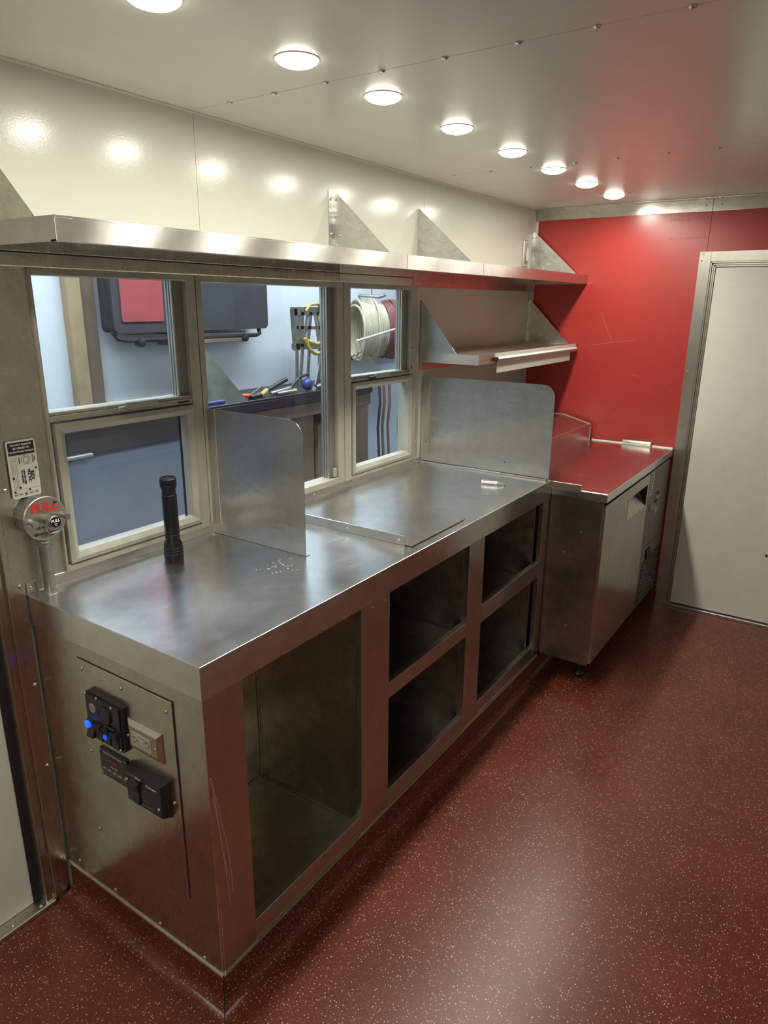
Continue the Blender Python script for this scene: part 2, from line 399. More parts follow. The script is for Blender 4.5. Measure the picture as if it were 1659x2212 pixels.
wr = root('wall_right', (XR, 0.4, 0), kind='structure')
pbox('wall_core', 'cream', wr, XR, XR+0.05, YF, R+0.05, 0, CE, bev=0)
wf = root('wall_front', (1.1, YF, 0), kind='structure')
pbox('wall_core', 'cream', wf, -0.05, XR, YF-0.05, YF, 0, CE, bev=0)

# aluminium angle between ceiling and red wall, two lengths butted over the seam
tr = root('trim_1', (1.1, R, CE), kind='structure')
for x0, x1 in ((0.002, 0.8895), (0.8905, XR)):
    bm = bmesh.new(); box(bm, x0, x1, R-0.006, R-0.0001, CE-0.056, CE-0.0001, bev=0.001); box(bm, x0, x1, R-0.060, R-0.006, CE-0.004, CE-0.0001, bev=0.001)
    obj('angle_length', bm, 'alu_x', tr)
for x in (0.07, 0.45, 0.86, 0.925, 1.35):
    screw(tr, (x, R-0.006, CE-0.030), (0, -1, 0), 0.0055)
    screw(tr, (x, R-0.036, CE-0.004), (0, 0, -1), 0.0055)

bb = root('baseboard_back', (0.45, R, 0), kind='structure')
pbox('upstand', 'floor', bb, 0.01, 0.858, R-0.005, R-0.0002, 0.0005, 0.115, bev=0)
# ---- windows (bronze-grey painted aluminium, one long run)
FX = 0.010     # frame stands this proud
def frame_boxes(bm, lst, bev=0.0015):
    for y0, y1, z0, z1, x0, x1 in lst: box(bm, x0, x1, y0, y1, z0, z1, bev=bev)
def mitred(bm, y0, y1, z0, z1, w, x0, x1, slope=0.006):
    """four-sided sash frame with a sloping inner face"""
    o = [(y0, z0), (y1, z0), (y1, z1), (y0, z1)]; i = [(y0+w, z0+w), (y1-w, z0+w), (y1-w, z1-w), (y0+w, z1-w)]
    c = [(y0+w*.45, z0+w*.45), (y1-w*.45, z0+w*.45), (y1-w*.45, z1-w*.45), (y0+w*.45, z1-w*.45)]
    def ring(p, x): return [bm.verts.new((x, a, b)) for a, b in p]
    r0, r1, r2, r3, r4 = ring(o, x0), ring(o, x1), ring(c, x1+0.003), ring(i, x1-slope), ring(i, x0)
    for A, B in ((r0, r1), (r1, r2), (r2, r3), (r3, r4), (r4, r0)):
        for k in range(4): bm.faces.new((A[k], A[(k+1) % 4], B[(k+1) % 4], B[k]))
def track(parent, y, z0, z1):
    bm = bmesh.new(); box(bm, -0.045, -0.006, y-0.003, y+0.030, z0, z1)
    obj('side_track', bm, 'frame_dark', parent)
    bm = bmesh.new()
    for k in range(3): box(bm, -0.040+0.012*k, -0.034+0.012*k, y-0.006-0.001*k, y-0.002, z0, z1)
    obj('glazing_bead', bm, 'alu', parent)
# window_1 : double hung, left
W1 = root('window_1', (0, 0.35, 0.93), kind='structure')
bm = bmesh.new()
frame_boxes(bm, [(0.108, 0.114, 0.928, 1.676, -0.05, FX), (0.558, 0.592, 0.928, 1.676, -0.05, FX), (0.114, 0.558, 1.652, 1.676, -0.05, FX), (0.114, 0.558, 0.928, 0.944, -0.05, FX),
                 (0.114, 0.558, 1.312, 1.327, -0.05, FX*0.6), (0.114, 0.558, 1.327, 1.336, -0.05, 0.002)])
obj('window_frame', bm, 'frame', W1)
bm = bmesh.new(); mitred(bm, 0.122, 0.558, 0.948, 1.308, 0.026, -0.03, 0.013); obj('sash', bm, 'frame', W1)
track(W1, 0.530, 1.337, 1.652)
pbox('pane', 'glass', W1, -0.030, -0.026, 0.114, 0.545, 1.335, 1.653, bev=0)
pbox('pane', 'hazy', W1, -0.012, -0.009, 0.146, 0.534, 0.972, 1.284, bev=0, label='hazy lower pane')
pbox('gasket', 'gasket', W1, -0.009, -0.006, 0.512, 0.518, 0.976, 1.282, bev=0)
bm = bmesh.new(); box(bm, 0.006, 0.016, 0.325, 0.430, 1.322, 1.340, bev=0.002); box(bm, 0.006, 0.018, 0.306, 0.322, 1.320, 1.330, bev=0.001); obj('sash_latch', bm, 'frame', W1)
pbox('latch_slot', 'gasket', W1, 0.0058, 0.0072, 0.505, 0.545, 1.317, 1.322, bev=0)
# window_2 : fixed
W2 = root('window_2', (0, 0.93, 0.93), kind='structure')
bm = bmesh.new()
frame_boxes(bm, [(0.594, 0.613, 0.928, 1.676, -0.05, FX+0.002), (1.243, 1.282, 0.928, 1.676, -0.05, FX), (0.613, 1.243, 1.650, 1.676, -0.05, FX), (0.613, 1.243, 0.928, 0.952, -0.05, FX)])
obj('window_frame', bm, 'frame', W2)
track(W2, 1.214, 0.952, 1.650)
pbox('pane', 'glass', W2, -0.030, -0.026, 0.613, 1.225, 0.952, 1.650, bev=0)
pbox('pull_tab', 'frame', W2, -0.006, 0.006, 1.222, 1.238, 0.955, 0.990, bev=0.002)
# window_3 : double hung, right
W3 = root('window_3', (0, 1.55, 0.93), kind='structure')
bm = bmesh.new()
frame_boxes(bm, [(1.284, 1.323, 0.928, 1.676, -0.05, FX+0.002), (1.745, 1.795, 0.928, 1.676, -0.05, FX), (1.323, 1.745, 1.650, 1.676, -0.05, FX), (1.323, 1.745, 0.928, 0.942, -0.05, FX),
                 (1.323, 1.745, 1.306, 1.318, -0.05, FX*0.6), (1.323, 1.745, 1.318, 1.327, -0.05, 0.002)])
obj('window_frame', bm, 'frame', W3)
bm = bmesh.new(); mitred(bm, 1.333, 1.768, 0.945, 1.303, 0.026, -0.03, 0.013); obj('sash', bm, 'frame', W3)
track(W3, 1.712, 1.328, 1.650)
pbox('pane', 'glass', W3, -0.030, -0.026, 1.323, 1.722, 1.326, 1.651, bev=0)
pbox('pane', 'glass', W3, -0.012, -0.009, 1.357, 1.744, 0.969, 1.279, bev=0)
bm = bmesh.new(); box(bm, 0.006, 0.016, 1.485, 1.590, 1.312, 1.330, bev=0.002); obj('sash_latch', bm, 'frame', W3)
pbox('latch_hook', 'gasket', W3, 0.006, 0.018, 1.445, 1.480, 1.310, 1.320, bev=0.001)
# small plastic end block with two slots beside window_3
pbox('keeper_slot', 'gasket', W3, FX, FX+0.001, 1.752, 1.760, 1.415, 1.421, bev=0)
pbox('keeper_slot', 'gasket', W3, FX, FX+0.001, 1.752, 1.760, 1.330, 1.340, bev=0)

# ---- left door (door_1) and back door (door_2)
d1 = root('door_1', (0, -0.5, 0), kind='structure')
pbox('door_leaf', 'white_door', d1, -0.045, -0.022, -0.95, -0.092, 0.0145, 1.94, bev=0.002)
pbox('gasket', 'gasket', d1, -0.040, -0.018, -0.094, -0.074, 0.02, 1.95, bev=0)
bm = bmesh.new(); box(bm, -0.05, 0.010, -0.074, -0.056, 0.012, 1.96, bev=0.0015); box(bm, -0.05, 0.004, -0.056, -0.051, 0.012, 1.96); box(bm, -0.05, 0.015, -0.051, -0.036, 0.012, 1.96, bev=0.002)
obj('door_jamb', bm, 'steel_dull', d1)
pbox('jamb_flange', 'steel_dull', d1, 0.0, 0.005, -0.036, -0.003, 0.0, 1.96, bev=0.001)
for z in (0.93, 0.66, 0.42, 0.12, 1.17): screw(d1, (0.005, -0.014, z), (1, 0, 0), 0.006)
pbox('door_head', 'steel_dull', d1, -0.05, 0.008, -0.95, -0.05, 1.95, 1.99, bev=0.001)
pbox('door_sill', 'alu', d1, -0.06, 0.016, -0.95, -0.050, 0.0, 0.014, bev=0.002)
for y in (-0.088, -0.165): screw(d1, (0.003, y, 0.014), (0, 0, 1), 0.005)

d2 = root('door_2', (1.35, R, 0), kind='structure')
DF0, DF1, DZ = 0.861, 0.914, 1.850
for nm, a in (('frame_stile', (DF0, DF1, 0.0, DZ)), ('frame_stile', (1.752, 1.80, 0.0, DZ)), ('frame_head', (DF1, 1.752, DZ-0.046, DZ))):
    pbox(nm, 'alu', d2, a[0], a[1], R-0.014, R-0.0001, a[2], a[3], bev=0.001)
for k, (dx, dy) in enumerate(((0.0, 0.010), (0.009, 0.0055), (0.018, 0.009))):
    bm = bmesh.new(); box(bm, DF1+dx, DF1+dx+0.007, R-dy, R, 0.0, DZ-0.046-dx, bev=0.0008); box(bm, DF1+dx, 1.752-dx, R-dy, R, DZ-0.053-dx, DZ-0.046-dx, bev=0.0008)
    obj('door_stop', bm, 'alu', d2)
pbox('gasket', 'gasket', d2, DF1, 1.752, R-0.003, R+0.003, 0.01, DZ-0.047, bev=0)
pbox('door_leaf', 'white_door', d2, 0.941, 1.730, R-0.006, R-0.0005, 0.022, DZ-0.074, bev=0.002)
pbox('threshold', 'alu', d2, DF1, 1.75, R-0.022, R, 0.0, 0.016, bev=0.002)
for p in ((0.878, 1.838), (0.874, 1.808), (0.876, 1.28), (0.876, 0.60), (0.876, 0.10)): screw(d2, (p[0], R-0.014, p[1]), (0, -1, 0), 0.004)
mk('peg', 'gasket', d2, cyl, (1.365, R-0.006, 0.385), (0, -1, 0), 0.006, 0.003)

# ================================================================== ceiling lamps
LY = [0.100, 0.466, 0.788, 1.170, 1.560, 1.935, 2.315, 2.700]
def lamp(x, y, label, first=[None]):
    if first[0] is None:
        r = root('ceiling_lamp', (0, 0, 0), '', 'lamp', 'round lamps along the ceiling')
        mk('trim_ring', 'white_plastic', r, lathe, (0, 0, 0), (0, 0, -1), [(0.0485, 0), (0.0485, 0.0012), (0.0465, 0.002), (0.044, 0.002)], smooth=40)
        mk('lens', 'lens', r, lathe, (0, 0, 0), (0, 0, -1), [(0.0462, 0.0), (0.0462, 0.0025), (0.043, 0.006), (0.036, 0.0105), (0.024, 0.0145), (0.010, 0.0165), (0.001, 0.0168)], smooth=60)
        first[0] = r
    else:
        r = first[0].copy(); C.objects.link(r)
        for ch in first[0].children:
            c = ch.copy(); C.objects.link(c); c.parent = r
    r.location = (x, y, CE); r['label'] = label
    o = area('lamp_light', (x, y, CE-0.018), (0, 0, 0), 0.076, 0.076, LAMP_W, LAMP_COL, 'DISK')
names = ['ceiling lamp cut off by the top edge of the photo', 'ceiling lamp second nearest the camera, beside the first row of ceiling screws',
         'third ceiling lamp from the near end, just past the ceiling seam', 'fourth ceiling lamp from the near end', 'fifth ceiling lamp from the near end, before the far ceiling seam',
         'sixth ceiling lamp, just beyond the far ceiling seam', 'second lamp from the red wall', 'farthest ceiling lamp, closest to the red wall']
for y, n in zip(LY, names): lamp(0.515, y, 'round white ' + n)
for y, n in ((-0.285, 'nearest'),): lamp(0.515, y, 'round white ceiling lamp outside the frame, ' + n + ' beyond the top edge')
# added fill light with its own body behind the camera, brightens the metal
bf = root('fill_fixture', (1.5, -1.55, CE), 'wide white fill light added behind the camera, outside the frame', 'lamp')
pbox('fill_body', 'white_plastic', bf, 1.15, 1.85, -1.72, -1.38, CE-0.03, CE-0.0002, bev=0.004)
area('fill_light', (1.5, -1.55, CE-0.034), (0, 0, 0), 0.64, 0.28, 17, (1.0, 0.95, 0.85))

# ================================================================== work counter
ct = root('steel_counter', (0.31, 0.94, 0), 'long stainless steel work counter with open cubbyholes under the windows', 'counter')
mk('worktop', 'steel_top', ct, box, 0.0, D, 0.0, L, H-0.0785, H, bev=0.0014, seg=2)
bx = lambda name, mat, *a, bev=0.001: pbox(name, mat, ct, *a, bev=bev)
bx('end_panel', 'steel_dull', 0.0, 0.6205, 0.003, 0.010, ZB, H-0.079)
for y0, y1 in ((0.010, 0.115), (0.551, 0.687), (1.172, 1.285), (1.828, L)):
    bx('front_post', 'steel_z', 0.6005, 0.6205, y0 if y0 > 0.02 else 0.0102, y1, ZB, H-0.079)
for y0, y1 in ((0.115, 0.551), (0.687, 1.172), (1.285, 1.828)): bx('bottom_rail', 'steel', 0.600, 0.6195, y0, y1, ZB, 0.163)
bx('middle_rail', 'steel', 0.600, 0.6195, 0.687, 1.172, 0.482, 0.535)
bx('middle_rail', 'steel', 0.600, 0.6195, 1.285, 1.828, 0.490, 0.560)
# compartments: back, floor, partitions, shelves
bx('partition', 'steel_dull', 0.02, 0.600, 0.551, 0.556, ZB, H-0.079, bev=0)
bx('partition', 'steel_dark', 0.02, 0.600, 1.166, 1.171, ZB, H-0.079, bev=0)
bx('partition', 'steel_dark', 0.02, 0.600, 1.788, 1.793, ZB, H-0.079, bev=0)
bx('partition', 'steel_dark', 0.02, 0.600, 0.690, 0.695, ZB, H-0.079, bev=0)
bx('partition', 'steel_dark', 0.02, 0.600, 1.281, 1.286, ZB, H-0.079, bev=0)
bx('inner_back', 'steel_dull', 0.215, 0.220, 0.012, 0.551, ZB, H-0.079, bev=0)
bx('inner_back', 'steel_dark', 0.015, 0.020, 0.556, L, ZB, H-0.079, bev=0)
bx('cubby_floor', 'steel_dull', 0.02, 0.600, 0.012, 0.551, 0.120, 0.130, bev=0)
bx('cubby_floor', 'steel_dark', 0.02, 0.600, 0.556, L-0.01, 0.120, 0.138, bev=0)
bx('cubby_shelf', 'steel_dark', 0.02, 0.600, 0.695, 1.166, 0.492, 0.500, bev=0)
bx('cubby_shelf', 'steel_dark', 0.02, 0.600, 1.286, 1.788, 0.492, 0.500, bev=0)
for pts in ([(0.222, 0.549, 0.132), (0.598, 0.549, 0.132)], [(0.222, 0.549, 0.132), (0.222, 0.549, 0.81)], [(0.222, 0.02, 0.132), (0.222, 0.549, 0.132)],
            [(0.03, 1.165, 0.501), (0.598, 1.165, 0.501)], [(0.03, 1.787, 0.501), (0.598, 1.787, 0.501)], [(0.03, 1.165, 0.139), (0.598, 1.165, 0.139)], [(0.03, 1.787, 0.139), (0.598, 1.787, 0.139)]):
    mk('weld_seam', 'steel', ct, tube, pts, 0.0022)
bm = bmesh.new(); box(bm, 0.6205, 0.6245, 0.0, L, ZB-0.003, ZB+0.002); box(bm, 0.0, 0.6245, -0.001, 0.003, ZB-0.003, ZB+0.002)
obj('base_bead', bm, 'alu', ct)
# upstand against the wall, with a gap for the conduit
bx('upstand', 'steel', 0.0, 0.004, 0.002, 0.030, H, 0.932)
bx('upstand', 'steel', 0.0, 0.004, 0.056, 1.855, H, 0.930)
for y in (0.014, 0.068, 0.62, 1.10, 1.33, 1.80): screw(ct, (0.004, y, 0.917), (1, 0, 0), 0.0055)
bx('angle_strip', 'alu', 0.6245, 0.750, L+0.0005, L+0.003, 0.866, 0.899)
screw(ct, (0.735, L+0.0005, 0.876), (0, -1, 0), 0.003, 'gasket')
for y in (0.602, 0.664): screw(ct, (0.6205, y, 0.806), (1, 0, 0), 0.003)
for y in (1.205, 1.262): screw(ct, (0.6205, y, 0.806), (1, 0, 0), 0.003)
for p in ((0.065, 0.130), (0.399, 0.117), (0.560, 0.114), (0.222, 0.120)): screw(ct, (p[0], 0.003, p[1]), (0, -1, 0), 0.005)
# access plate on the near end
ap = mk('access_plate', 'steel_dull', ct, box, 0.186, 0.526, -0.0005, 0.003, 0.272, 0.788, bev=0.0006)
mk('plate_gap', 'gasket', ct, box, 0.526, 0.5285, 0.0020, 0.0031, 0.272, 0.788)
mk('plate_gap', 'gasket', ct, box, 0.186, 0.5285, 0.0020, 0.0031, 0.788, 0.7898)
for p in ((0.203, 0.764), (0.352, 0.762), (0.505, 0.759), (0.199, 0.537), (0.191, 0.301), (0.506, 0.527)): screw(ap, (p[0], -0.0005, p[1]), (0, -1, 0), 0.0052)

for k, pts in enumerate(([(0.009, 0.621), (0.006, 0.633), (0.011, 0.637), (0.014, 0.615), (0.015, 0.588), (0.021, 0.536), (0.027, 0.446), (0.037, 0.380), (0.043, 0.344)],
                      [(0.016, 0.600), (0.024, 0.560), (0.032, 0.500), (0.041, 0.448), (0.049, 0.366), (0.050, 0.300)], [(0.012, 0.585), (0.020, 0.520), (0.026, 0.470), (0.031, 0.400), (0.037, 0.330), (0.040, 0.27)])):
    mk('scratch', 'scratch', ct, tube, [(0.6206, a, b) for a, b in pts], 0.0007, n=4)
# ---- splash guards
def splash(name, y, xe, label, flange_y):
    r = root(name, (xe/2, y, H), label, 'splash guard')
    mk('panel', 'steel_splash', r, prism, rrect(0.006, xe, H+0.001, 1.291, 0.052, (0, 0, 1, 0), 8), 'y', y-0.001, y+0.001)
    pbox('wall_flange', 'steel', r, 0.0045, 0.046, y-0.0035, y-0.001, 0.935, 1.288, bev=0.0005)
    pbox('foot_flange', 'steel', r, 0.006, xe+0.002, y+0.001, y+0.016, H+0.0002, H+0.0022, bev=0.0004)
    return r
s1 = splash('splash_guard', 0.605, 0.385, 'shorter stainless splash guard standing on the counter beside the left window, nearest the flashlight', 1)
s2 = splash('splash_guard', 1.862, 0.618, 'longer stainless splash guard at the far end of the counter, next to the refrigerator', -1)
pbox('foot_rail', 'steel', s2, 0.006, 0.612, 1.849, 1.853, H+0.0002, H+0.008, bev=0.0006)
for p in ((0.03, 1.0), (0.42, 0.955), (0.56, 1.275)): mk('bolt_hole', 'gasket', s2, cyl, (p[0], 1.8608 if p[0] > .05 else 1.858, p[1]), (0, -1, 0), 0.003, 0.0006, n=10)

# ---- loose cover plate with a raised lip
cp = root('cover_plate', (0.35, 1.05, H), 'flat stainless cover plate with one raised lip lying on the middle of the counter', 'cover plate')
mk('plate', 'steel_top', cp, prism, rrect(0.105, 0.590, 0.848, 1.250, 0.085, (0, 0, 1, 1), 8), 'z', H+0.0022, H+0.0045)
mk('lip', 'steel', cp, box, 0.105, 0.566, 0.845, 0.8475, H+0.0003, H+0.031, bev=0.0008)
for x in (0.175, 0.352, 0.545): screw(cp, (x, 0.845, H+0.016), (0, -1, 0), 0.0026, 'white_ink')

# ---- snap pin
pn = root('snap_pin', (0.455, 1.668, H), 'small chrome snap pin lying on the counter in front of the far splash guard', 'pin')
a = Vector((0.418, 1.655, H+0.010)); b = Vector((0.478, 1.675, H+0.010)); d = (b-a).normalized()
mk('barrel', 'chrome', pn, cyl, a, d, 0.0062, 0.062, n=16, smooth=40)
mk('collar', 'chrome', pn, cyl, a, d, 0.0098, 0.003, n=16); mk('collar', 'chrome', pn, cyl, a+d*0.055, d, 0.0098, 0.002, n=16)
mk('wire_bail', 'chrome', pn, tube, [a+Vector((0, 0, 0.008)), a+Vector((0.004, 0.014, 0.008)), a+Vector((0.022, 0.020, 0.002)), b+Vector((0.0, 0.022, -0.002)), b+Vector((0.026, 0.014, -0.007)), b+Vector((0.024, 0.008, -0.007)), b+Vector((0.0, 0.0, 0.0))], 0.0018)

# ---- scraps and scratches
bm = bmesh.new()
for _ in range(26):
    x = random.gauss(0.375, 0.022); y = random.gauss(0.505, 0.028); a = random.uniform(0, PI); l = random.uniform(0.002, 0.008)
    tube(bm, [(x, y, H+0.0006), (x+l*math.cos(a), y+l*math.sin(a), H+0.0006)], 0.0004, n=4)
o = obj('paper_scraps', bm, 'white_ink', None, origin=(0.375, 0.505, H)); meta(o, 'tiny pale scraps scattered on the counter in front of the near splash guard', 'scraps', kind='stuff')
# ---- flashlight
fx, fy = 0.106, 0.368
fr = root('flashlight', (fx, fy, H), 'black metal flashlight standing on its head on the counter by the left window', 'flashlight')
mk('head', 'black_soft', fr, lathe, (fx, fy, H), (0, 0, 1), [(0.0250, 0), (0.0262, 0.003), (0.0262, 0.024), (0.0250, 0.025), (0.0250, 0.027), (0.0262, 0.028), (0.0262, 0.033), (0.0248, 0.034), (0.0248, 0.036), (0.0258, 0.037), (0.0258, 0.041), (0.0244, 0.042), (0.0244, 0.044), (0.0250, 0.045), (0.0245, 0.052), (0.0205, 0.060), (0.0195, 0.064)], smooth=35)
mk('body', 'black_soft', fr, lathe, (fx, fy, H), (0, 0, 1), [(0.0195, 0.064), (0.0200, 0.078), (0.0185, 0.080)], smooth=35)
bm = bmesh.new(); cyl(bm, (fx, fy, H+0.080), (0, 0, 1), 0.0205, 0.112, n=8); bmesh.ops.bevel(bm, geom=list(bm.edges), offset=0.0012, segments=1, affect='EDGES')
obj('grip', bm, 'black_soft', fr)
mk('tail_cap', 'black_soft', fr, lathe, (fx, fy, H), (0, 0, 1), [(0.0178, 0.192), (0.0192, 0.194), (0.0182, 0.206), (0.0222, 0.216), (0.0226, 0.222), (0.0210, 0.2225), (0.0210, 0.225), (0.0226, 0.226), (0.0226, 0.236), (0.0205, 0.2385), (0.0205, 0.240), (0.018, 0.240), (0.017, 0.237), (0.001, 0.236)], smooth=35)

# ---- manual pull station on its conduit
py, pz = 0.046, 1.097
ps = root('pull_station', (0.03, py, pz), 'round metal fire suppression pull station on the wall left of the windows', 'alarm pull')
mk('housing', 'galv', ps, lathe, (0.001, py, pz), (1, 0, 0), [(0.049, 0), (0.050, 0.004), (0.050, 0.046)], n=14, smooth=20)
mk('face_plate', 'alu', ps, lathe, (0.047, py, pz), (1, 0, 0), [(0.051, 0), (0.053, 0.002), (0.053, 0.005), (0.052, 0.006)], n=48, smooth=30)
fxx = 0.0535
text('PULL', 0.031, (fxx, py+0.001, pz+0.027), '+x', 'red_ink', ps, bold=0.0012)
text('TO ACTUATE', 0.0085, (fxx, py-0.001, pz-0.021), '+x', 'black_ink', ps, bold=0.0002)
text('FIRE', 0.0085, (fxx, py-0.001, pz-0.029), '+x', 'red_ink', ps, bold=0.0002)
text('SUPPRESSION', 0.0080, (fxx, py-0.001, pz-0.036), '+x', 'black_ink', ps, bold=0.0002)
text('SYSTEM', 0.0085, (fxx, py-0.001, pz-0.043), '+x', 'black_ink', ps, bold=0.0002)
for s in (-1, 1):
    mk('pin_post', 'galv', ps, lathe, (fxx-0.002, py+s*0.040, pz-0.001), (1, 0, 0), [(0.009, 0), (0.009, 0.003), (0.007, 0.004), (0.0065, 0.020), (0.0075, 0.021), (0.0075, 0.030)], n=12, smooth=30)
    screw(ps, (fxx, py+s*0.028, pz+s*0.035), (1, 0, 0), 0.0045, 'black_ink')
mk('retaining_rod', 'black_ink', ps, cyl, (fxx+0.008, py-0.040, pz-0.001), (0, 1, 0), 0.0013, 0.080, n=8)
kn = mk('knob', 'galv', ps, lathe, (fxx-0.001, py+0.004, pz-0.004), (1, 0, 0), [(0.013, 0), (0.013, 0.014), (0.010, 0.015), (0.010, 0.022), (0.0145, 0.023), (0.0145, 0.033), (0.013, 0.0345)], n=24, smooth=30)
mk('knob_face', 'black_gloss', ps, cyl, (fxx+0.0335, py+0.004, pz-0.004), (1, 0, 0), 0.0135, 0.001, n=28)
text('PULL', 0.0098, (fxx+0.0346, py+0.004, pz-0.001), '+x', 'white_ink', ps, bold=0.0003)
mk('knob_symbol', 'white_ink', ps, tube, [(fxx+0.0347, py+0.004+0.0027*math.cos(t), pz-0.0098+0.0027*math.sin(t)) for t in [2*PI*i/12 for i in range(12)]], 0.0004, n=5, closed=True)
mk('pull_ring', 'galv', ps, tube, [(fxx+0.022, py+0.004-0.014, pz-0.004), (fxx+0.020, py-0.013, pz-0.020), (fxx+0.018, py-0.006, pz-0.034), (fxx+0.018, py+0.016, pz-0.034), (fxx+0.020, py+0.024, pz-0.020), (fxx+0.022, py+0.018, pz-0.004)], 0.0022)
mk('conduit', 'galv', ps, cyl, (0.030, 0.046, H+0.001), (0, 0, 1), 0.0135, 0.140, n=20, smooth=30)
mk('coupling', 'galv', ps, lathe, (0.030, 0.046, 1.022), (0, 0, 1), [(0.0135, 0), (0.017, 0.004), (0.017, 0.012), (0.018, 0.014), (0.018, 0.030)], n=12, smooth=25)
mk('foot_ring', 'galv', ps, lathe, (0.030, 0.046, H+0.0003), (0, 0, 1), [(0.0175, 0), (0.0165, 0.003), (0.0135, 0.004)], n=20, smooth=40)

# ---- inspection tag
tg = root('inspection_tag', (0.002, 0.034, 1.214), 'white printed inspection tag with a black heading above the pull station', 'tag')
TX = 0.0105
mk('card', 'tag', tg, prism, rrect(0.0, 0.070, 1.146, 1.283, 0.005, n=4), 'x', TX-0.004, TX-0.0028)
mk('heading', 'black_ink', tg, box, TX-0.0028, TX-0.0026, 0.0035, 0.0665, 1.249, 1.279)
T = lambda s, size, y, z, mat='black_ink', rot=0, bold=0.0: text(s, size, (TX-0.0023, y, z), '+x', mat, tg, rot=rot, bold=bold)
T('DO NOT REMOVE', 0.0062, 0.035, 1.2725, 'white_ink', bold=0.0001); T('BY ORDER OF', 0.0062, 0.035, 1.2645, 'white_ink', bold=0.0001)
T('THE STATE FIRE MARSHAL', 0.0053, 0.035, 1.2562, 'white_ink', bold=0.0001)
q = -PI/2
T('REX', 0.0125, 0.0535, 1.196, rot=q, bold=0.0004); T('FIRE, INC.', 0.0078, 0.0460, 1.196, rot=q, bold=0.0002)
T('1-800-REX-FIRE', 0.0056, 0.0350, 1.196, rot=q, bold=0.0002); T('916-348-0332', 0.0056, 0.0295, 1.196, rot=q, bold=0.0002)
T('FIXED', 0.0045, 0.0635, 1.236, rot=q); T('SYSTEMS', 0.0050, 0.0590, 1.236, rot=q); T('A 4747', 0.0052, 0.0265, 1.236, rot=q, bold=0.0002)
mk('seal', 'black_ink', tg, tube, [(TX-0.0026, 0.043+0.0105*math.cos(t), 1.236+0.0105*math.sin(t)) for t in [2*PI*i/24 for i in range(24)]], 0.00035, n=5, closed=True)
mk('seal', 'grey_ink', tg, tube, [(TX-0.0026, 0.043+0.0068*math.cos(t), 1.236+0.0068*math.sin(t)) for t in [2*PI*i/20 for i in range(20)]], 0.0008, n=5, closed=True)
bm = bmesh.new()
for y0, y1, z0, z1 in ((0.0035, 0.0665, 1.2475, 1.2480), (0.021, 0.0215, 1.166, 1.2475), (0.032, 0.0324, 1.224, 1.2475), (0.021, 0.056, 1.2240, 1.2244), (0.056, 0.0564, 1.166, 1.2244), (0.0615, 0.0619, 1.166, 1.222), (0.0035, 0.0665, 1.1655, 1.1662), (0.0035, 0.0665, 1.1585, 1.1589), (0.0035, 0.0665, 1.1510, 1.1514), (0.0255, 0.0259, 1.151, 1.1585), (0.0135, 0.0139, 1.151, 1.1585), (0.0375, 0.0379, 1.151, 1.1585), (0.052, 0.0524, 1.151, 1.1585)):
    box(bm, TX-0.0028, TX-0.0026, y0, y1, z0, z1)
obj('ruled_lines', bm, 'grey_ink', tg)
bm = bmesh.new()
for row in range(4):
    z = 1.244
    while z > 1.169:
        l = random.uniform(0.0012, 0.004); y = 0.0060+0.0037*row
        box(bm, TX-0.0028, TX-0.0026, y, y+0.0016, z-l, z); z -= l + random.uniform(0.0008, 0.0016)
obj('fine_print', bm, 'grey_ink', tg)['kind'] = 'stuff'
for i, s in enumerate(('2021', '2022', '2024', '2025')): T(s, 0.0045, (0.009, 0.0198, 0.0455, 0.0590)[i], 1.1548)
for y, z in ((0.0645, 1.212), (0.008, 1.195), (0.021, 1.171), (0.0075, 1.162), (0.043, 1.163), (0.033, 1.1545)):
    mk('punch_hole', 'gasket', tg, cyl, (TX-0.0027, y, z), (1, 0, 0), 0.0027, 0.0004, n=12)

# ================================================================== devices on the counter end
Y0 = -0.0008
# switch panel
sp = root('switch_panel', (0.288, Y0, 0.66), 'black marine switch panel with a lit blue rocker on the counter end', 'switch panel')
mk('plate', 'black', sp, prism, rrect(0.227, 0.363, 0.601, 0.724, 0.010), 'y', Y0-0.012, Y0)
mk('raised_face', 'black', sp, prism, rrect(0.231, 0.355, 0.606, 0.718, 0.006), 'y', Y0-0.016, Y0-0.011)
mk('speaker_mesh', 'beige_plastic', sp, cyl, (0.256, Y0-0.016, 0.686), (0, -1, 0), 0.0115, 0.001, n=24)
bm = bmesh.new()
for i in range(-3, 4):
    for j in range(-3, 4):
        if i*i+j*j < 10: cyl(bm, (0.256+i*0.003, Y0-0.017, 0.686+j*0.003), (0, -1, 0), 0.0009, 0.0003, n=6)
obj('mesh_holes', bm, 'black_ink', sp)['kind'] = 'stuff'
mk('socket_cap', 'black', sp, lathe, (0.305, Y0-0.016, 0.683), (0, -1, 0), [(0.022, 0), (0.022, 0.003), (0.0195, 0.005), (0.0185, 0.004), (0.001, 0.004)], smooth=30)
pbox('cap_strap', 'black', sp, 0.300, 0.340, Y0-0.021, Y0-0.016, 0.656, 0.661, bev=0.001)
for i in range(4):
    x0 = 0.232+i*0.030
    mk('rocker', 'black', sp, prism, [(Y0-0.016, 0.606), (Y0-0.026 if i == 0 else Y0-0.019, 0.608), (Y0-0.018, 0.628), (Y0-0.021 if i == 0 else Y0-0.025, 0.649), (Y0-0.016, 0.651)], 'x', x0, x0+0.024)
pbox('rocker_lamp', 'led_blue', sp, 0.2340, 0.2470, Y0-0.0275, Y0-0.0195, 0.634, 0.649, bev=0.001, label='bright blue lit lens')
pbox('rocker_lamp', 'led_blue2', sp, 0.3015, 0.3115, Y0-0.0262, Y0-0.0225, 0.626, 0.637, bev=0.0006, label='small square blue light')
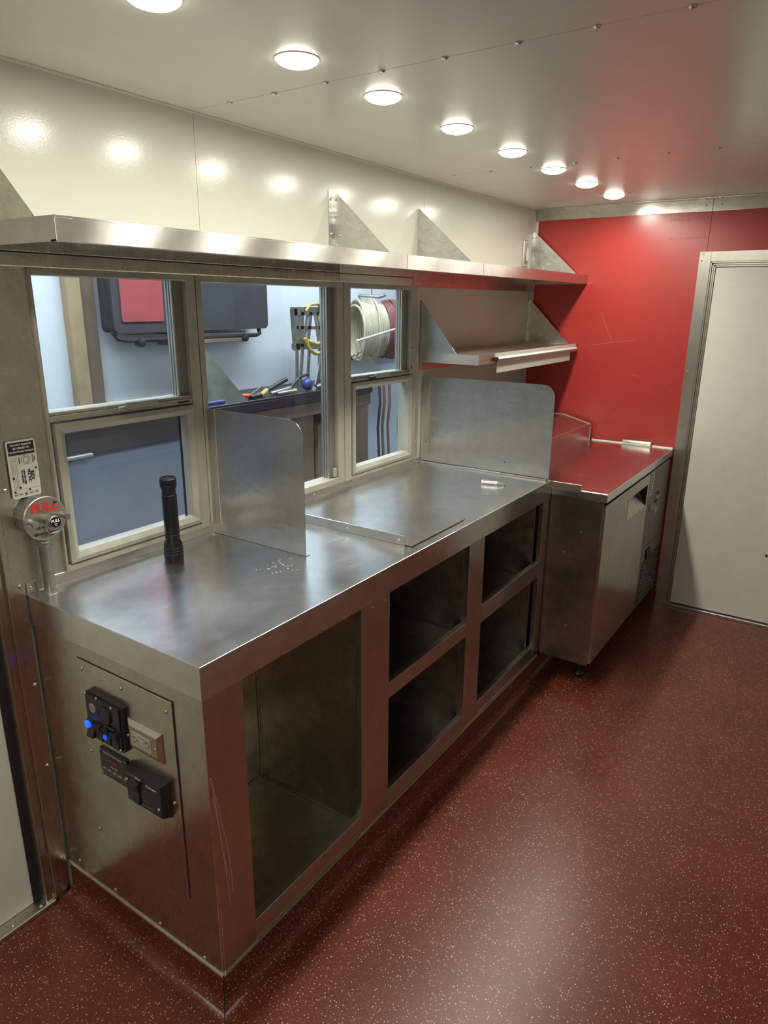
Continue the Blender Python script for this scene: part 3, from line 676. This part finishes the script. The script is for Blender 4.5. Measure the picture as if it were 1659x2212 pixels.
for p in ((0.232, 0.717), (0.276, 0.718), (0.330, 0.712), (0.279, 0.604), (0.349, 0.608)): screw(sp, (p[0], Y0-0.0125 if p[0] < .2 else Y0-0.016, p[1]), (0, -1, 0), 0.0042)
# outlet
ol = root('power_outlet', (0.427, Y0, 0.655), 'brushed steel cover plate with a ground fault outlet on the counter end', 'outlet')
def plate(bm, x0, x1, z0, z1, t, s):
    b = [(x0, z0), (x1, z0), (x1, z1), (x0, z1)]; c = [(x0+s, z0+s), (x1-s, z0+s), (x1-s, z1-s), (x0+s, z1-s)]
    A = [bm.verts.new((x, Y0, z)) for x, z in b]; B = [bm.verts.new((x, Y0-0.002, z)) for x, z in b]; Cc = [bm.verts.new((x, Y0-t, z)) for x, z in c]
    for P_, Q in ((A, B), (B, Cc)):
        for k in range(4): bm.faces.new((P_[k], P_[(k+1) % 4], Q[(k+1) % 4], Q[k]))
    bm.faces.new(Cc); bm.faces.new(A[::-1])
bm = bmesh.new(); plate(bm, 0.368, 0.486, 0.620, 0.696, 0.009, 0.012); obj('cover', bm, 'alu', ol)
of = mk('receptacle', 'beige_plastic', ol, box, 0.388, 0.455, Y0-0.011, Y0-0.0085, 0.638, 0.673, bev=0.0008)
for cx in (0.400, 0.442):
    for dz in (-0.0065, 0.0065): mk('slot', 'black_ink', ol, box, cx-0.004, cx+0.003, Y0-0.0113, Y0-0.0109, 0.6555+dz-0.0009, 0.6555+dz+0.0009)
    mk('ground_hole', 'black_ink', ol, cyl, (cx+0.009 if cx < .42 else cx+0.0085, Y0-0.0109, 0.6555), (0, -1, 0), 0.0022, 0.0004, n=10)
for x in (0.4185, 0.4255): mk('test_button', 'white_plastic', ol, box, x, x+0.0055, Y0-0.0122, Y0-0.0109, 0.649, 0.662, bev=0.0004)
mk('status_light', 'black_ink', ol, cyl, (0.451, Y0-0.0109, 0.669), (0, -1, 0), 0.0009, 0.0004, n=8)
for x in (0.3745, 0.4690): screw(ol, (x, Y0-0.009, 0.6555), (0, -1, 0), 0.0036)
# tank monitor
tm = root('tank_monitor', (0.290, Y0, 0.533), 'flat black monitor panel with a dark red display and five buttons', 'control panel')
mk('plate', 'black_gloss', tm, prism, rrect(0.239, 0.344, 0.496, 0.572, 0.004, n=4), 'y', Y0-0.005, Y0)
mk('display', 'lcd_red', tm, box, 0.276, 0.306, Y0-0.0056, Y0-0.0049, 0.535, 0.552)
text('Inverter & Tank Monitor', 0.0070, (0.291, Y0-0.0054, 0.5630), '-y', 'white_ink', tm)
text('PERCENT FULL', 0.0040, (0.291, Y0-0.0054, 0.5300), '-y', 'white_ink', tm)
for i, s in enumerate(('BATT', 'FRESH', 'GREY', 'BLACK', 'LPG')):
    x = 0.2445+i*0.0195; pts = [(px, Y0-0.0052, pz_) for px, pz_ in rrect(x, x+0.0165, 0.509, 0.5225, 0.003, n=3)]
    mk('button_outline', 'grey_ink', tm, tube, pts, 0.0004, n=4, closed=True)
    text(s, 0.0042, (x+0.0083, Y0-0.0054, 0.5158), '-y', 'white_ink', tm)
bm = bmesh.new()
for x0, x1 in ((0.250, 0.262), (0.266, 0.282), (0.318, 0.334)): box(bm, x0, x1, Y0-0.0053, Y0-0.0049, 0.5020, 0.5028)
obj('fine_print', bm, 'grey_ink', tm)
for p in ((0.2435, 0.567), (0.3385, 0.567), (0.2435, 0.502), (0.3385, 0.502)): screw(tm, (p[0], Y0-0.005, p[1]), (0, -1, 0), 0.0025)
tm.location.x += 0.005
# generator remote
gs = root('generator_switch', (0.424, Y0, 0.524), 'thick black generator start switch box below the outlet', 'switch')
bm = bmesh.new(); plate(bm, 0.362, 0.495, 0.485, 0.578, 0.022, 0.006); obj('housing', bm, 'black', gs)
gy = Y0-0.0224
mk('rocker_well', 'black_gloss', gs, box, 0.396, 0.418, gy, gy+0.001, 0.492, 0.556)
mk('rocker', 'black', gs, prism, [(gy+0.0005, 0.496), (gy-0.006, 0.498), (gy-0.002, 0.524), (gy-0.009, 0.549), (gy+0.0005, 0.552)], 'x', 0.399, 0.415)
text('Cummins', 0.0080, (0.382, gy-0.0001, 0.563), '-y', 'grey_ink', gs)
text('Onan', 0.0090, (0.411, gy-0.0001, 0.563), '-y', 'white_ink', gs)
text('Generator', 0.0082, (0.457, gy-0.0001, 0.557), '-y', 'white_ink', gs)
text('START', 0.0042, (0.426, gy-0.0001, 0.520), '-y', 'grey_ink', gs); text('STOP / PRIME', 0.0036, (0.434, gy-0.0001, 0.513), '-y', 'grey_ink', gs)
mk('underline', 'grey_ink', gs, box, 0.418, 0.462, gy-0.0004, gy, 0.4995, 0.5007)
for p in ((0.371, 0.545), (0.480, 0.512)): screw(gs, (p[0], gy, p[1]), (0, -1, 0), 0.0050)

# ================================================================== upper shelf
us = root('wall_shelf', (0.15, 1.5, 1.75), 'long stainless wall shelf with triangular brackets above the windows', 'shelf')
SZ, SD = 1.7505, 0.313
for i, (y0, y1) in enumerate(((-0.002, 1.229), (1.231, 1.789), (1.791, R-0.001))):
    bm = bmesh.new(); box(bm, 0.0, SD, y0, y1, SZ-0.003, SZ); box(bm, SD-0.003, SD, y0, y1, SZ-0.046, SZ-0.003, bev=0.0008); box(bm, SD-0.020, SD-0.003, y0, y1, SZ-0.046, SZ-0.043)
    if i == 0: box(bm, 0.0, SD-0.003, y0, y0+0.003, SZ-0.046, SZ-0.003)
    if i == 2: box(bm, 0.0, SD-0.003, y1-0.003, y1, SZ-0.046, SZ-0.003)
    obj('shelf_board', bm, 'steel_lip', us)
bm = bmesh.new(); box(bm, 0.0, 0.022, 0.0, 1.243, 1.668, 1.698, bev=0.002); box(bm, 0.0, 0.022, 0.0, 1.243, 1.700, 1.730, bev=0.002); obj('header_rail', bm, 'steel_dull', us)
bm = bmesh.new(); box(bm, 0.0, 0.020, 1.249, 1.738, 1.668, 1.697, bev=0.002); box(bm, 0.0, 0.020, 1.249, 1.738, 1.699, 1.730, bev=0.002); obj('header_rail', bm, 'steel', us)
bm = bmesh.new(); box(bm, 0.0, 0.018, 1.742, 2.920, 1.690, 1.728, bev=0.001); box(bm, 0.0, 0.014, 1.742, 2.920, 1.664, 1.690, bev=0.001); obj('header_rail', bm, 'steel', us)
pbox('joint_plate', 'steel', us, 0.018, 0.0205, 1.742, 1.800, 1.664, 1.728)
for p in ((1.760, 1.713), (1.760, 1.690), (1.782, 1.679), (1.782, 1.720)): screw(us, (0.0205, p[0], p[1]), (1, 0, 0), 0.0042)
pb = mk('end_plate', 'alu', us, box, 0.0, 0.010, 2.925, 3.018, 1.664, 1.728, bev=0.001)
for z in (1.680, 1.712):
    for s in (1, -1): mk('pressed_rib', 'alu', us, bar, (0.011, 2.955, z-0.010*s), (0.011, 2.995, z+0.010*s), 0.003, 0.003)
def bracket(parent, y, zt, zb, tip, flange=-1, mat='steel_z', th=0.002):
    b = mk('bracket', mat, parent, prism, [(0.001, zb), (tip, zb), (0.006, zt), (0.001, zt)], 'y', y-th/2, y+th/2)
    if flange:
        bm = bmesh.new()
        ya, yb = sorted((y, y+flange*0.024)); prism(bm, rrect(ya, yb, zb, zt, 0.006, (0, 0, 1, 1), 3), 'x', 0.0005, 0.003)
        obj('bracket_flange', bm, mat, parent)
        for z in (zt-0.03, zb+0.075): screw(parent, (0.003, y+flange*0.014, z), (1, 0, 0), 0.0048)
    return b
bracket(us, 0.004, 1.967, 1.751, 0.238, 0, 'steel_dull')
bracket(us, 1.236, 1.967, 1.751, 0.250, -1, 'steel_splash'); screw(us, (0.02, 1.235, 1.937), (0, -1, 0), 0.0045); screw(us, (0.03, 1.235, 1.82), (0, -1, 0), 0.0045)
bracket(us, 1.800, 1.967, 1.751, 0.262, 0, 'steel_splash')
bracket(us, 3.010, 1.975, 1.751, 0.262, -1, 'steel_splash')

# ================================================================== lower shelf with ticket rail
ls = root('wall_shelf', (0.15, 2.4, 1.39), 'short stainless shelf with bracket ends below the long shelf, against the red wall', 'shelf')
LZ, LD, LY0 = 1.393, 0.291, 1.829
bm = bmesh.new(); box(bm, 0.0, LD, LY0, R-0.001, LZ-0.003, LZ); box(bm, LD-0.003, LD, LY0, R-0.001, LZ-0.040, LZ-0.003, bev=0.0008); box(bm, 0.0, LD-0.003, LY0, LY0+0.003, LZ-0.040, LZ-0.003); box(bm, 0, LD-.003, R-0.004, R-0.001, LZ-0.04, LZ-0.003)
obj('shelf_board', bm, 'steel', ls)
bracket(ls, LY0+0.003, 1.612, LZ, 0.186, 0, 'steel_splash'); bracket(ls, 3.006, 1.625, LZ, 0.245, -1, 'steel_dull')
mk('wall_cleat', 'steel', ls, box, 0.0, 0.012, LY0, 2.35, LZ-0.075, LZ-0.040, bev=0.001); screw(ls, (0.012, LY0+0.012, LZ-0.058), (1, 0, 0), 0.004)
tk = root('ticket_rail', (LD, 2.45, LZ-0.02), 'long pale aluminium ticket rail fixed along the front of the short shelf', 'rail')
mk('rail', 'white_plastic', tk, prism, [(LD+0.0003, LZ+0.002), (LD+0.005, LZ+0.002), (LD+0.006, LZ-0.014), (LD+0.016, LZ-0.022), (LD+0.014, LZ-0.027), (LD+0.004, LZ-0.024), (LD+0.0003, LZ-0.026)], 'y', 1.985, 2.985)
mk('flap', 'white_plastic', tk, prism, rrect(1.998, 2.905, LZ-0.082, LZ-0.020, 0.006, (1, 1, 0, 0), 4), 'x', LD+0.003, LD+0.005)
mk('end_cap', 'black', tk, box, LD+0.0005, LD+0.018, 1.966, 1.985, LZ-0.030, LZ-0.013, bev=0.002)
for y in (2.05, 2.24, 2.48, 2.72, 2.93): screw(tk, (LD+0.005, y, LZ-0.006), (1, 0, 0), 0.002, 'grey_ink')

# ---- wall switch by the far bracket
ws = root('wall_switch', (0, 2.905, 1.86), 'upright wall switch with a steel surround above the long shelf near the red wall', 'switch')
mk('surround', 'alu', ws, box, 0.0, 0.010, 2.868, 2.935, 1.792, 1.925, bev=0.003)
mk('inner_plate', 'steel_dark', ws, box, 0.010, 0.0125, 2.880, 2.922, 1.805, 1.912, bev=0.001)
mk('rocker', 'white_plastic', ws, box, 0.0125, 0.018, 2.890, 2.914, 1.822, 1.888, bev=0.002)

# ================================================================== undercounter refrigerator
XF, FY0, FY1 = 0.853, 1.8935, 3.026
rf = root('refrigerator', (0.45, 2.45, 0), 'low stainless prep refrigerator with one door standing between the counter and the red wall', 'refrigerator')
RB = lambda name, mat, *a, bev=0.001, label=None: pbox(name, mat, rf, *a, bev=bev, label=label)
RB('cabinet', 'fridge_side', 0.03, 0.770, FY0+0.003, FY1, 0.112, 0.826)
RB('side_panel', 'fridge_side', 0.625, 0.843, FY0, FY0+0.003, 0.106, 0.858)
for p in ((0.74, 0.845), (0.70, 0.60), (0.72, 0.36), (0.735, 0.27), (0.765, 0.70), (0.82, 0.838), (0.64, 0.853)): screw(rf, (p[0], FY0, p[1]), (0, -1, 0), 0.0025, 'steel_dark')
# door with a pocket handle
dr = root('door', (0.84, 2.25, 0.12)); dr.parent = rf; dr.location = Vector((0.84, 2.25, 0.12)) - ORG[rf]; ORG[dr] = Vector((0.84, 2.25, 0.12))
HY0, HY1, HZ0, HZ1 = 2.235, 2.568, 0.672, 0.776
DY0, DY1, DZ0, DZ1 = FY0+0.004, 2.592, 0.118, 0.826
bm = bmesh.new()
for a in ((DY0, HY0, DZ0, DZ1), (HY1, DY1, DZ0, DZ1), (HY0, HY1, DZ0, HZ0), (HY0, HY1, HZ1, DZ1)): box(bm, 0.774, XF, *a)
bmesh.ops.remove_doubles(bm, verts=bm.verts, dist=1e-5)
obj('door_skin', bm, 'steel_z', dr)
mk('pocket_handle', 'steel_z', dr, prism, [(0.780, HZ0), (XF-0.001, HZ0), (0.780, HZ1-0.010)], 'y', HY0, HY1)
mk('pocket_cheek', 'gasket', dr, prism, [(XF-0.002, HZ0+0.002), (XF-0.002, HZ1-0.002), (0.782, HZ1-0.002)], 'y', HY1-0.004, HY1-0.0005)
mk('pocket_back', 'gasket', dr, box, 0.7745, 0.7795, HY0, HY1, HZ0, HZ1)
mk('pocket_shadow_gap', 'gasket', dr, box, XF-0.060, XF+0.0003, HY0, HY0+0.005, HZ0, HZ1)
mk('door_sticker', 'tag', dr, cyl, (XF+0.0002, 2.535, 0.640), (1, 0, 0), 0.016, 0.0006, n=24)
RB('door_gap', 'gasket', 0.772, 0.800, 2.592, 2.612, 0.118, 0.826, bev=0)
# machine section
RB('machine_cover', 'machine_steel', 0.774, 0.850, 2.612, FY1-0.002, 0.105, 0.826)
lb = mk('warning_label', 'tag', rf, box, 0.8502, 0.8506, 2.625, 2.690, 0.700, 0.818)
bm = bmesh.new()
for i in range(7): box(bm, 0.8506, 0.8509, 2.640, 2.640+random.uniform(0.015, 0.038), 0.712+i*0.0145, 0.718+i*0.0145)
obj('label_print', bm, 'black_ink', rf)
bm = bmesh.new(); prism(bm, [(2.792+0.050*math.cos(t), 0.664+0.030*math.sin(t)) for t in [2*PI*i/32 for i in range(32)]], 'x', 0.8502, 0.8512)
obj('logo_badge', bm, 'badge_black', rf)
mk('badge_ring', 'white_ink', rf, tube, [(0.8514, 2.792+0.045*math.cos(t), 0.664+0.0260*math.sin(t)) for t in [2*PI*i/32 for i in range(32)]], 0.0007, n=5, closed=True)
text('True', 0.042, (0.8516, 2.792, 0.664), '+x', 'white_ink', rf, bold=0.0008, shear=0.3)
mk('lock', 'tag', rf, lathe, (0.8502, 2.700, 0.622), (1, 0, 0), [(0.019, 0), (0.019, 0.004), (0.016, 0.005), (0.0165, 0.024), (0.014, 0.026), (0.008, 0.026), (0.006, 0.022)], n=20, smooth=35)
for i in range(7): mk('vent_slot', 'gasket', rf, box, 0.8500, 0.8504, 2.665+i*0.043, 2.678+i*0.043, 0.424, 0.430)
mk('power_switch', 'black', rf, box, 0.8500, 0.858, 2.700, 2.775, 0.352, 0.402, bev=0.003)
bm = bmesh.new()
for j in range(11):
    for i in range(12):
        y = 2.652+i*0.028+(0.014 if j % 2 else 0); z = 0.128+j*0.0205
        if y < 2.995: prism(bm, [(0.8508, z-0.005), (0.8545, z-0.001), (0.8508, z+0.003)], 'y', y-0.0075, y+0.0075)
mk('grille_backing', 'gasket', rf, box, 0.8501, 0.8509, 2.640, 3.005, 0.116, 0.345)
gr = obj('louvre_grille', bm, 'machine_steel', rf); gr['kind'] = 'stuff'
# top
RB('top_slab', 'steel_top', 0.0, 0.858, FY0-0.003, R-0.006, 0.840, 0.876, bev=0.0022)
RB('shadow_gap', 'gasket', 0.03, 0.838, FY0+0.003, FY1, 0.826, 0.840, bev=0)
bm = bmesh.new(); prism(bm, [(0.01, 0.876), (0.415, 0.876), (0.415, 0.964), (0.400, 0.970), (0.262, 1.006), (0.01, 1.006)], 'y', 1.96, 2.990)
obj('raised_lid', bm, 'steel', rf)
mk('lid_end', 'alu', rf, prism, [(0.01, 0.876), (0.419, 0.876), (0.419, 0.968), (0.262, 1.010), (0.01, 1.010)], 'y', 2.990, 2.9935)
mk('lid_edge', 'steel', rf, box, 0.413, 0.4215, 1.96, 2.990, 0.957, 0.967, bev=0.001)
mk('rear_bead', 'alu', rf, tube, [(0.42, R-0.010, 0.878), (0.852, R-0.010, 0.878)], 0.004)
mk('lid_clip', 'white_plastic', rf, box, 0.414, 0.428, 2.10, 2.13, 0.938, 0.950, bev=0.002)
for x in (0.10, 0.78):
    for y in (FY0+0.10, FY1-0.09):
        mk('foot', 'black', rf, lathe, (x, y, 0.0), (0, 0, 1), [(0.022, 0.001), (0.024, 0.010), (0.016, 0.020), (0.015, 0.085), (0.026, 0.090), (0.026, 0.112)], n=16, smooth=35)
# bar hinge lying at the back of the top
hb = root('steel_bar', (0.67, 3.0, 0.876), 'short rounded stainless bar lying on the refrigerator top against the red wall', 'bar')
mk('barrel', 'steel_x', hb, cyl, (0.598, 2.996, 0.8895), (1, 0, 0), 0.0135, 0.148, n=20, smooth=40)
mk('flat', 'alu', hb, box, 0.598, 0.752, 2.978, 3.010, 0.8762, 0.8795, bev=0.0008)

# ================================================================== garage seen through the windows
gw = root('wall_outside', (-1.5, 2, 0), kind='structure')
pbox('garage_wall_panel', 'garage_wall', gw, -1.56, -1.5, -2.0, 6.2, -0.7, 3.0, bev=0)
pbox('garage_wall_panel', 'garage_wall', gw, -1.5, -0.1, 6.14, 6.2, -0.7, 3.0, bev=0)
gf = root('floor_outside', (-0.8, 2, -0.7), kind='structure')
pbox('garage_floor_slab', 'garage_floor', gf, -1.56, -0.08, -2.0, 6.2, -0.75, -0.7, bev=0)
po = root('timber_post', (-1.47, 1.2, -0.7), 'tan timber post with a brown board beside it on the garage wall', 'post')
pbox('post', 'wood', po, -1.4995, -1.45, 1.118, 1.190, -0.7, 3.0, bev=0.003)
pbox('board', 'wood_dark', po, -1.4995, -1.468, 1.190, 1.272, -0.7, 3.0, bev=0.003)
# framed dark case hanging on the wall
cs = root('hanging_case', (-1.4, 1.8, 1.5), 'dark grey padded case with a red end panel hanging on the garage wall', 'case')
mk('body', 'dark_cloth', cs, prism, rrect(1.285, 2.335, 1.448, 2.05, 0.03), 'x', -1.46, -1.36)
mk('red_panel', 'red_cloth', cs, prism, rrect(1.330, 1.575, 1.500, 2.02, 0.01), 'x', -1.362, -1.355)
mk('frame_tube', 'black', cs, tube, [(-1.40, 1.29, 2.0), (-1.38, 1.29, 1.445), (-1.37, 1.31, 1.420), (-1.37, 1.35, 1.412), (-1.37, 2.24, 1.412), (-1.37, 2.270, 1.420), (-1.38, 2.272, 1.46)], 0.012)
mk('lower_tube', 'steel_dark', cs, tube, [(-1.38, 1.36, 1.432), (-1.38, 2.16, 1.425)], 0.010)
mk('tray', 'wood_dark', cs, box, -1.46, -1.36, 1.60, 2.13, 1.380, 1.404, bev=0.003)
for y in (1.425, 2.135): mk('clamp_knob', 'black', cs, lathe, (-1.38, y, 1.400), (1, 0, 0), [(0.021, 0), (0.023, 0.01), (0.02, 0.035), (0.01, 0.04)], n=14, smooth=40)
# workbench ledge with tools
be = root('wall_bench', (-1.3, 2.2, 1.0), 'black wall ledge covered with tools outside the middle window', 'bench')
BZ = 1.085
pbox('ledge', 'bench', be, -1.498, -1.10, 1.40, 3.05, BZ-0.012, BZ, bev=0.002)
pbox('front_board', 'bench', be, -1.112, -1.10, 1.40, 3.05, BZ-0.065, BZ-0.012, bev=0.003)
pbox('front_board', 'wood_dark', be, -1.16, -1.115, 1.40, 3.05, BZ-0.145, BZ-0.066, bev=0.004)
mk('end_bracket', 'galv', be, prism, [(-1.495, 1.372), (-1.488, 1.372), (-1.12, BZ), (-1.495, BZ)][::-1], 'y', 1.60, 1.604) if False else None
bm = bmesh.new(); prism(bm, [(1.575, BZ), (1.888, BZ), (1.603, 1.376), (1.575, 1.376)], 'x', -1.112, -1.108)
obj('end_bracket', bm, 'galv', be, label='grey triangular sheet rising from the ledge')
def tool(name, label, cat, parts):
    p0 = parts[0][2]; r = root(name, p0, label, cat, 'hand tools on the garage ledge')
    for nm, mat, a, b, rad in parts: mk(nm, mat, r, tube, [a, ((Vector(a)+Vector(b))/2), b], rad, n=10, smooth=50)
z = BZ
tool('screwdriver', 'screwdriver with an orange handle pointing at the sheet bracket', 'tool', [('handle', 'orange', (-1.16, 1.87, z+0.024), (-1.14, 1.93, z+0.022), 0.012), ('shaft', 'chrome', (-1.14, 1.93, z+0.022), (-1.20, 2.10, z+0.055), 0.004)])
tool('bolt_cutter', 'black handled cutter leaning up over the ledge', 'tool', [('handle', 'black', (-1.16, 2.05, z+0.02), (-1.18, 2.28, z+0.080), 0.013), ('jaw', 'steel_dark', (-1.15, 1.94, z+0.010), (-1.16, 2.07, z+0.022), 0.010)])
tool('pliers', 'grey pliers with a curved black grip', 'tool', [('jaw', 'steel', (-1.14, 2.10, z+0.014), (-1.15, 2.28, z+0.03), 0.013), ('grip', 'black', (-1.15, 2.28, z+0.03), (-1.17, 2.38, z+0.082), 0.009), ('grip_end', 'black', (-1.17, 2.38, z+0.082), (-1.18, 2.48, z+0.095), 0.008)])
tool('tin_snips', 'snips with yellow and black grips on the ledge', 'tool', [('grip', 'yellow', (-1.125, 2.01, z+0.018), (-1.13, 2.06, z+0.040), 0.014), ('blade', 'black', (-1.13, 1.93, z+0.014), (-1.125, 2.01, z+0.018), 0.012)])
tool('socket', 'small yellow banded socket tool on the ledge', 'tool', [('band', 'yellow', (-1.12, 2.27, z+0.016), (-1.12, 2.295, z+0.018), 0.012), ('body', 'steel_dark', (-1.12, 2.13, z+0.013), (-1.12, 2.27, z+0.016), 0.012)])
tool('wrench', 'long steel wrench lying left of the sheet bracket', 'tool', [('shank', 'steel', (-1.13, 1.50, z+0.036), (-1.13, 1.76, z+0.028), 0.008), ('head', 'steel', (-1.13, 1.75, z+0.028), (-1.13, 1.785, z+0.028), 0.014)])
tool('screwdriver', 'screwdriver with a dark blue handle at the near end of the ledge', 'tool', [('handle', 'blue', (-1.115, 1.56, z+0.014), (-1.115, 1.72, z+0.014), 0.013), ('shaft', 'chrome', (-1.115, 1.72, z+0.014), (-1.115, 1.86, z+0.010), 0.005)])
tool('hammer', 'black handled hammer lying at the right of the ledge', 'tool', [('handle', 'black', (-1.15, 2.56, z+0.020), (-1.16, 2.76, z+0.040), 0.015), ('head', 'steel_dark', (-1.14, 2.50, z+0.016), (-1.15, 2.57, z+0.024), 0.014)])
tool('marker', 'short orange capped marker on the ledge beside the window jamb', 'marker', [('cap', 'orange', (-1.14, 2.60, z+0.050), (-1.14, 2.66, z+0.052), 0.012)])
bl = root('blue_ball', (-1.15, 2.42, z), 'dark blue rubber ball tipped mallet head on the ledge', 'tool', 'hand tools on the garage ledge')
bm = bmesh.new(); bmesh.ops.create_uvsphere(bm, u_segments=20, v_segments=12, radius=0.036, matrix=Matrix.Translation((-1.15, 2.43, z+0.040))); obj('ball', bm, 'blue', bl, smooth=60)
mk('neck', 'chrome', bl, cyl, (-1.12, 2.45, z+0.004), (0.0, 0, 1), 0.020, 0.02, n=16)
# folded stool
st = root('folded_stand', (-1.42, 2.68, 1.3), 'folded dark steel stand wrapped in yellow straps hanging on the garage wall', 'stand')
bm = bmesh.new()
for p, q2, wd in (((2.52, 1.545), (2.83, 1.545), 0.05), ((2.53, 1.56), (2.55, 1.31), 0.035), ((2.60, 1.54), (2.585, 1.33), 0.03), ((2.68, 1.54), (2.64, 1.33), 0.03), ((2.82, 1.56), (2.815, 1.33), 0.06), ((2.75, 1.54), (2.79, 1.33), 0.03), ((2.52, 1.335), (2.82, 1.325), 0.035), ((2.54, 1.45), (2.80, 1.44), 0.02)):
    bar(bm, (-1.33, p[0], p[1]), (-1.33, q2[0], q2[1]), 0.03, wd)
obj('top_frame', bm, 'steel_dark', st)
for a0, a1, xx in ((2.555, 2.545, -1.33), (2.625, 2.585, -1.34), (2.665, 2.635, -1.32), (2.785, 2.695, -1.30), (2.80, 2.785, -1.35), (2.84, 2.825, -1.33)):
    mk('leg', 'steel_dark', st, bar, (xx, a0, 1.36), (xx, a1, 1.09), 0.012, 0.018)
mk('strap', 'yellow', st, tube, [(-1.30, 2.61, 1.545), (-1.295, 2.65, 1.585), (-1.295, 2.72, 1.590), (-1.30, 2.765, 1.560), (-1.29, 2.73, 1.50), (-1.30, 2.785, 1.40)], 0.010, smooth=60)
mk('strap', 'yellow', st, tube, [(-1.29, 2.585, 1.385), (-1.285, 2.62, 1.315), (-1.285, 2.68, 1.285), (-1.285, 2.75, 1.29), (-1.29, 2.79, 1.36), (-1.285, 2.69, 1.345), (-1.29, 2.60, 1.37)], 0.012, smooth=60)
# hose coils
def coil(name, cy, cx, ry, rz, n, mat, label, rr=0.008, skew=0.0):
    r = root(name, (cx, cy, 1.42), label, 'hose')
    for i in range(n):
        t0 = random.uniform(-0.055, 0.012); pts = []
        for k in range(28):
            t = 2*PI*k/28
            pts.append((cx+0.12*math.cos(t), cy+skew*i-(ry+t0*0.3)*math.cos(t), 1.42+(rz+t0*0.8)*math.sin(t)-0.03*(math.sin(t) < 0)*random.uniform(0, 1)*abs(math.sin(t))))
        mk('loop', mat, r, tube, pts, rr, n=6, closed=True, smooth=60)
    return r
coil('garden_hose', 3.20, -1.36, 0.06, 0.205, 17, 'hose_cream', 'large coil of pale yellow hose hanging outside the right window', 0.009, 0.018)
coil('garden_hose', 3.52, -1.36, 0.05, 0.20, 11, 'hose_red', 'coil of dark reddish brown hose hanging right of the yellow coil', 0.009, 0.018)
hk = root('hose_hook', (-1.4, 3.45, 1.64), 'dark steel hook holding the hose coils on the garage wall', 'hook')
mk('hook', 'steel_dark', hk, tube, [(-1.498, 3.44, 1.65), (-1.33, 3.46, 1.64), (-1.31, 3.50, 1.655)], 0.012)
mk('hanger', 'steel_dark', hk, cyl, (-1.40, 3.46, 1.64), (0, 0, 1), 0.004, 0.3, n=8)
rd = root('reflection_rod', (-1.05, 2.9, 1.37), 'thin white rod standing in for a tube reflection in front of the hose coils', 'rod')  # reflection of a tube, modelled as a solid rod
mk('rod', 'white_plastic', rd, cyl, (-1.12, 2.90, 1.362), Vector((0.0, 0.53, 0.075)), 0.008, 0.62, n=10, smooth=40)
mk('cap', 'white_plastic', rd, cyl, (-1.12, 2.893, 1.361), Vector((0.0, 0.53, 0.075)), 0.011, 0.014, n=10)
sh = root('storage_unit', (-1.3, 3.5, -0.7), 'grey brown storage cabinet with a dark shelf behind the hose coils', 'cabinet')
pbox('shelf', 'bench', sh, -1.498, -1.47, 3.08, 4.4, 1.20, 1.235, bev=0.002)
pbox('cabinet_body', 'card', sh, -1.498, -1.25, 3.06, 3.21, -0.7, 0.93, bev=0.004)
pbox('white_lid', 'white_plastic', sh, -1.498, -1.24, 3.00, 3.19, 0.935, 0.965, bev=0.004)
for i, (yy, mt) in enumerate(((3.235, 'dark_cloth'), (3.29, 'hose_red'), (3.36, 'hose_red'), (3.52, 'hose_cream'))):
    s_ = root('hanging_strap', (-1.2, yy, 1.0), ['dark strap hanging nearest the white lid', 'reddish strap hanging second from the white lid', 'reddish strap hanging third from the white lid', 'pale bundled cord hanging at the right of the right window'][i], 'strap')
    mk('strap', mt, s_, tube, [(-1.18, yy, 1.14), (-1.17, yy+0.006, 0.92), (-1.18, yy-0.006, 0.75), (-1.17, yy+0.004, 0.45)], 0.010 if i != 3 else 0.022, smooth=60)
# boxes below the ledge
for i, (y0, y1, z1, x1) in enumerate(((2.10, 2.52, 0.93, -1.18), (2.54, 2.90, 0.86, -1.16), (1.50, 2.08, 0.84, -1.17))):
    r = root('storage_box', (-1.3, (y0+y1)/2, -0.7), ['taller brown box under the tool ledge, in the middle', 'brown box under the tool ledge, nearest the hose', 'brown box under the tool ledge, nearest the timber post'][i], 'box', 'boxes under the ledge')
    pbox('carton', 'card', r, -1.49, x1, y0, y1, -0.7, z1, bev=0.003); pbox('flap', 'card', r, -1.49, x1+0.004, y0-0.003, y1+0.003, z1, z1+0.004, bev=0.001)
# blue-grey chest just outside the lower left pane
ch = root('chest', (-0.5, 0.75, -0.7), 'blue grey chest with a dark lid standing outside the lower left pane', 'chest')
mk('body', 'blue_paint', ch, box, -0.72, -0.42, -0.6, 0.92, -0.7, 1.105, bev=0.03, seg=3)
mk('lid', 'bench', ch, box, -0.72, -0.43, -0.6, 0.92, 1.115, 1.205, bev=0.01, seg=2)
mk('lid_trim', 'white_plastic', ch, box, -0.43, -0.41, -0.6, 0.49, 1.112, 1.122, bev=0.002)
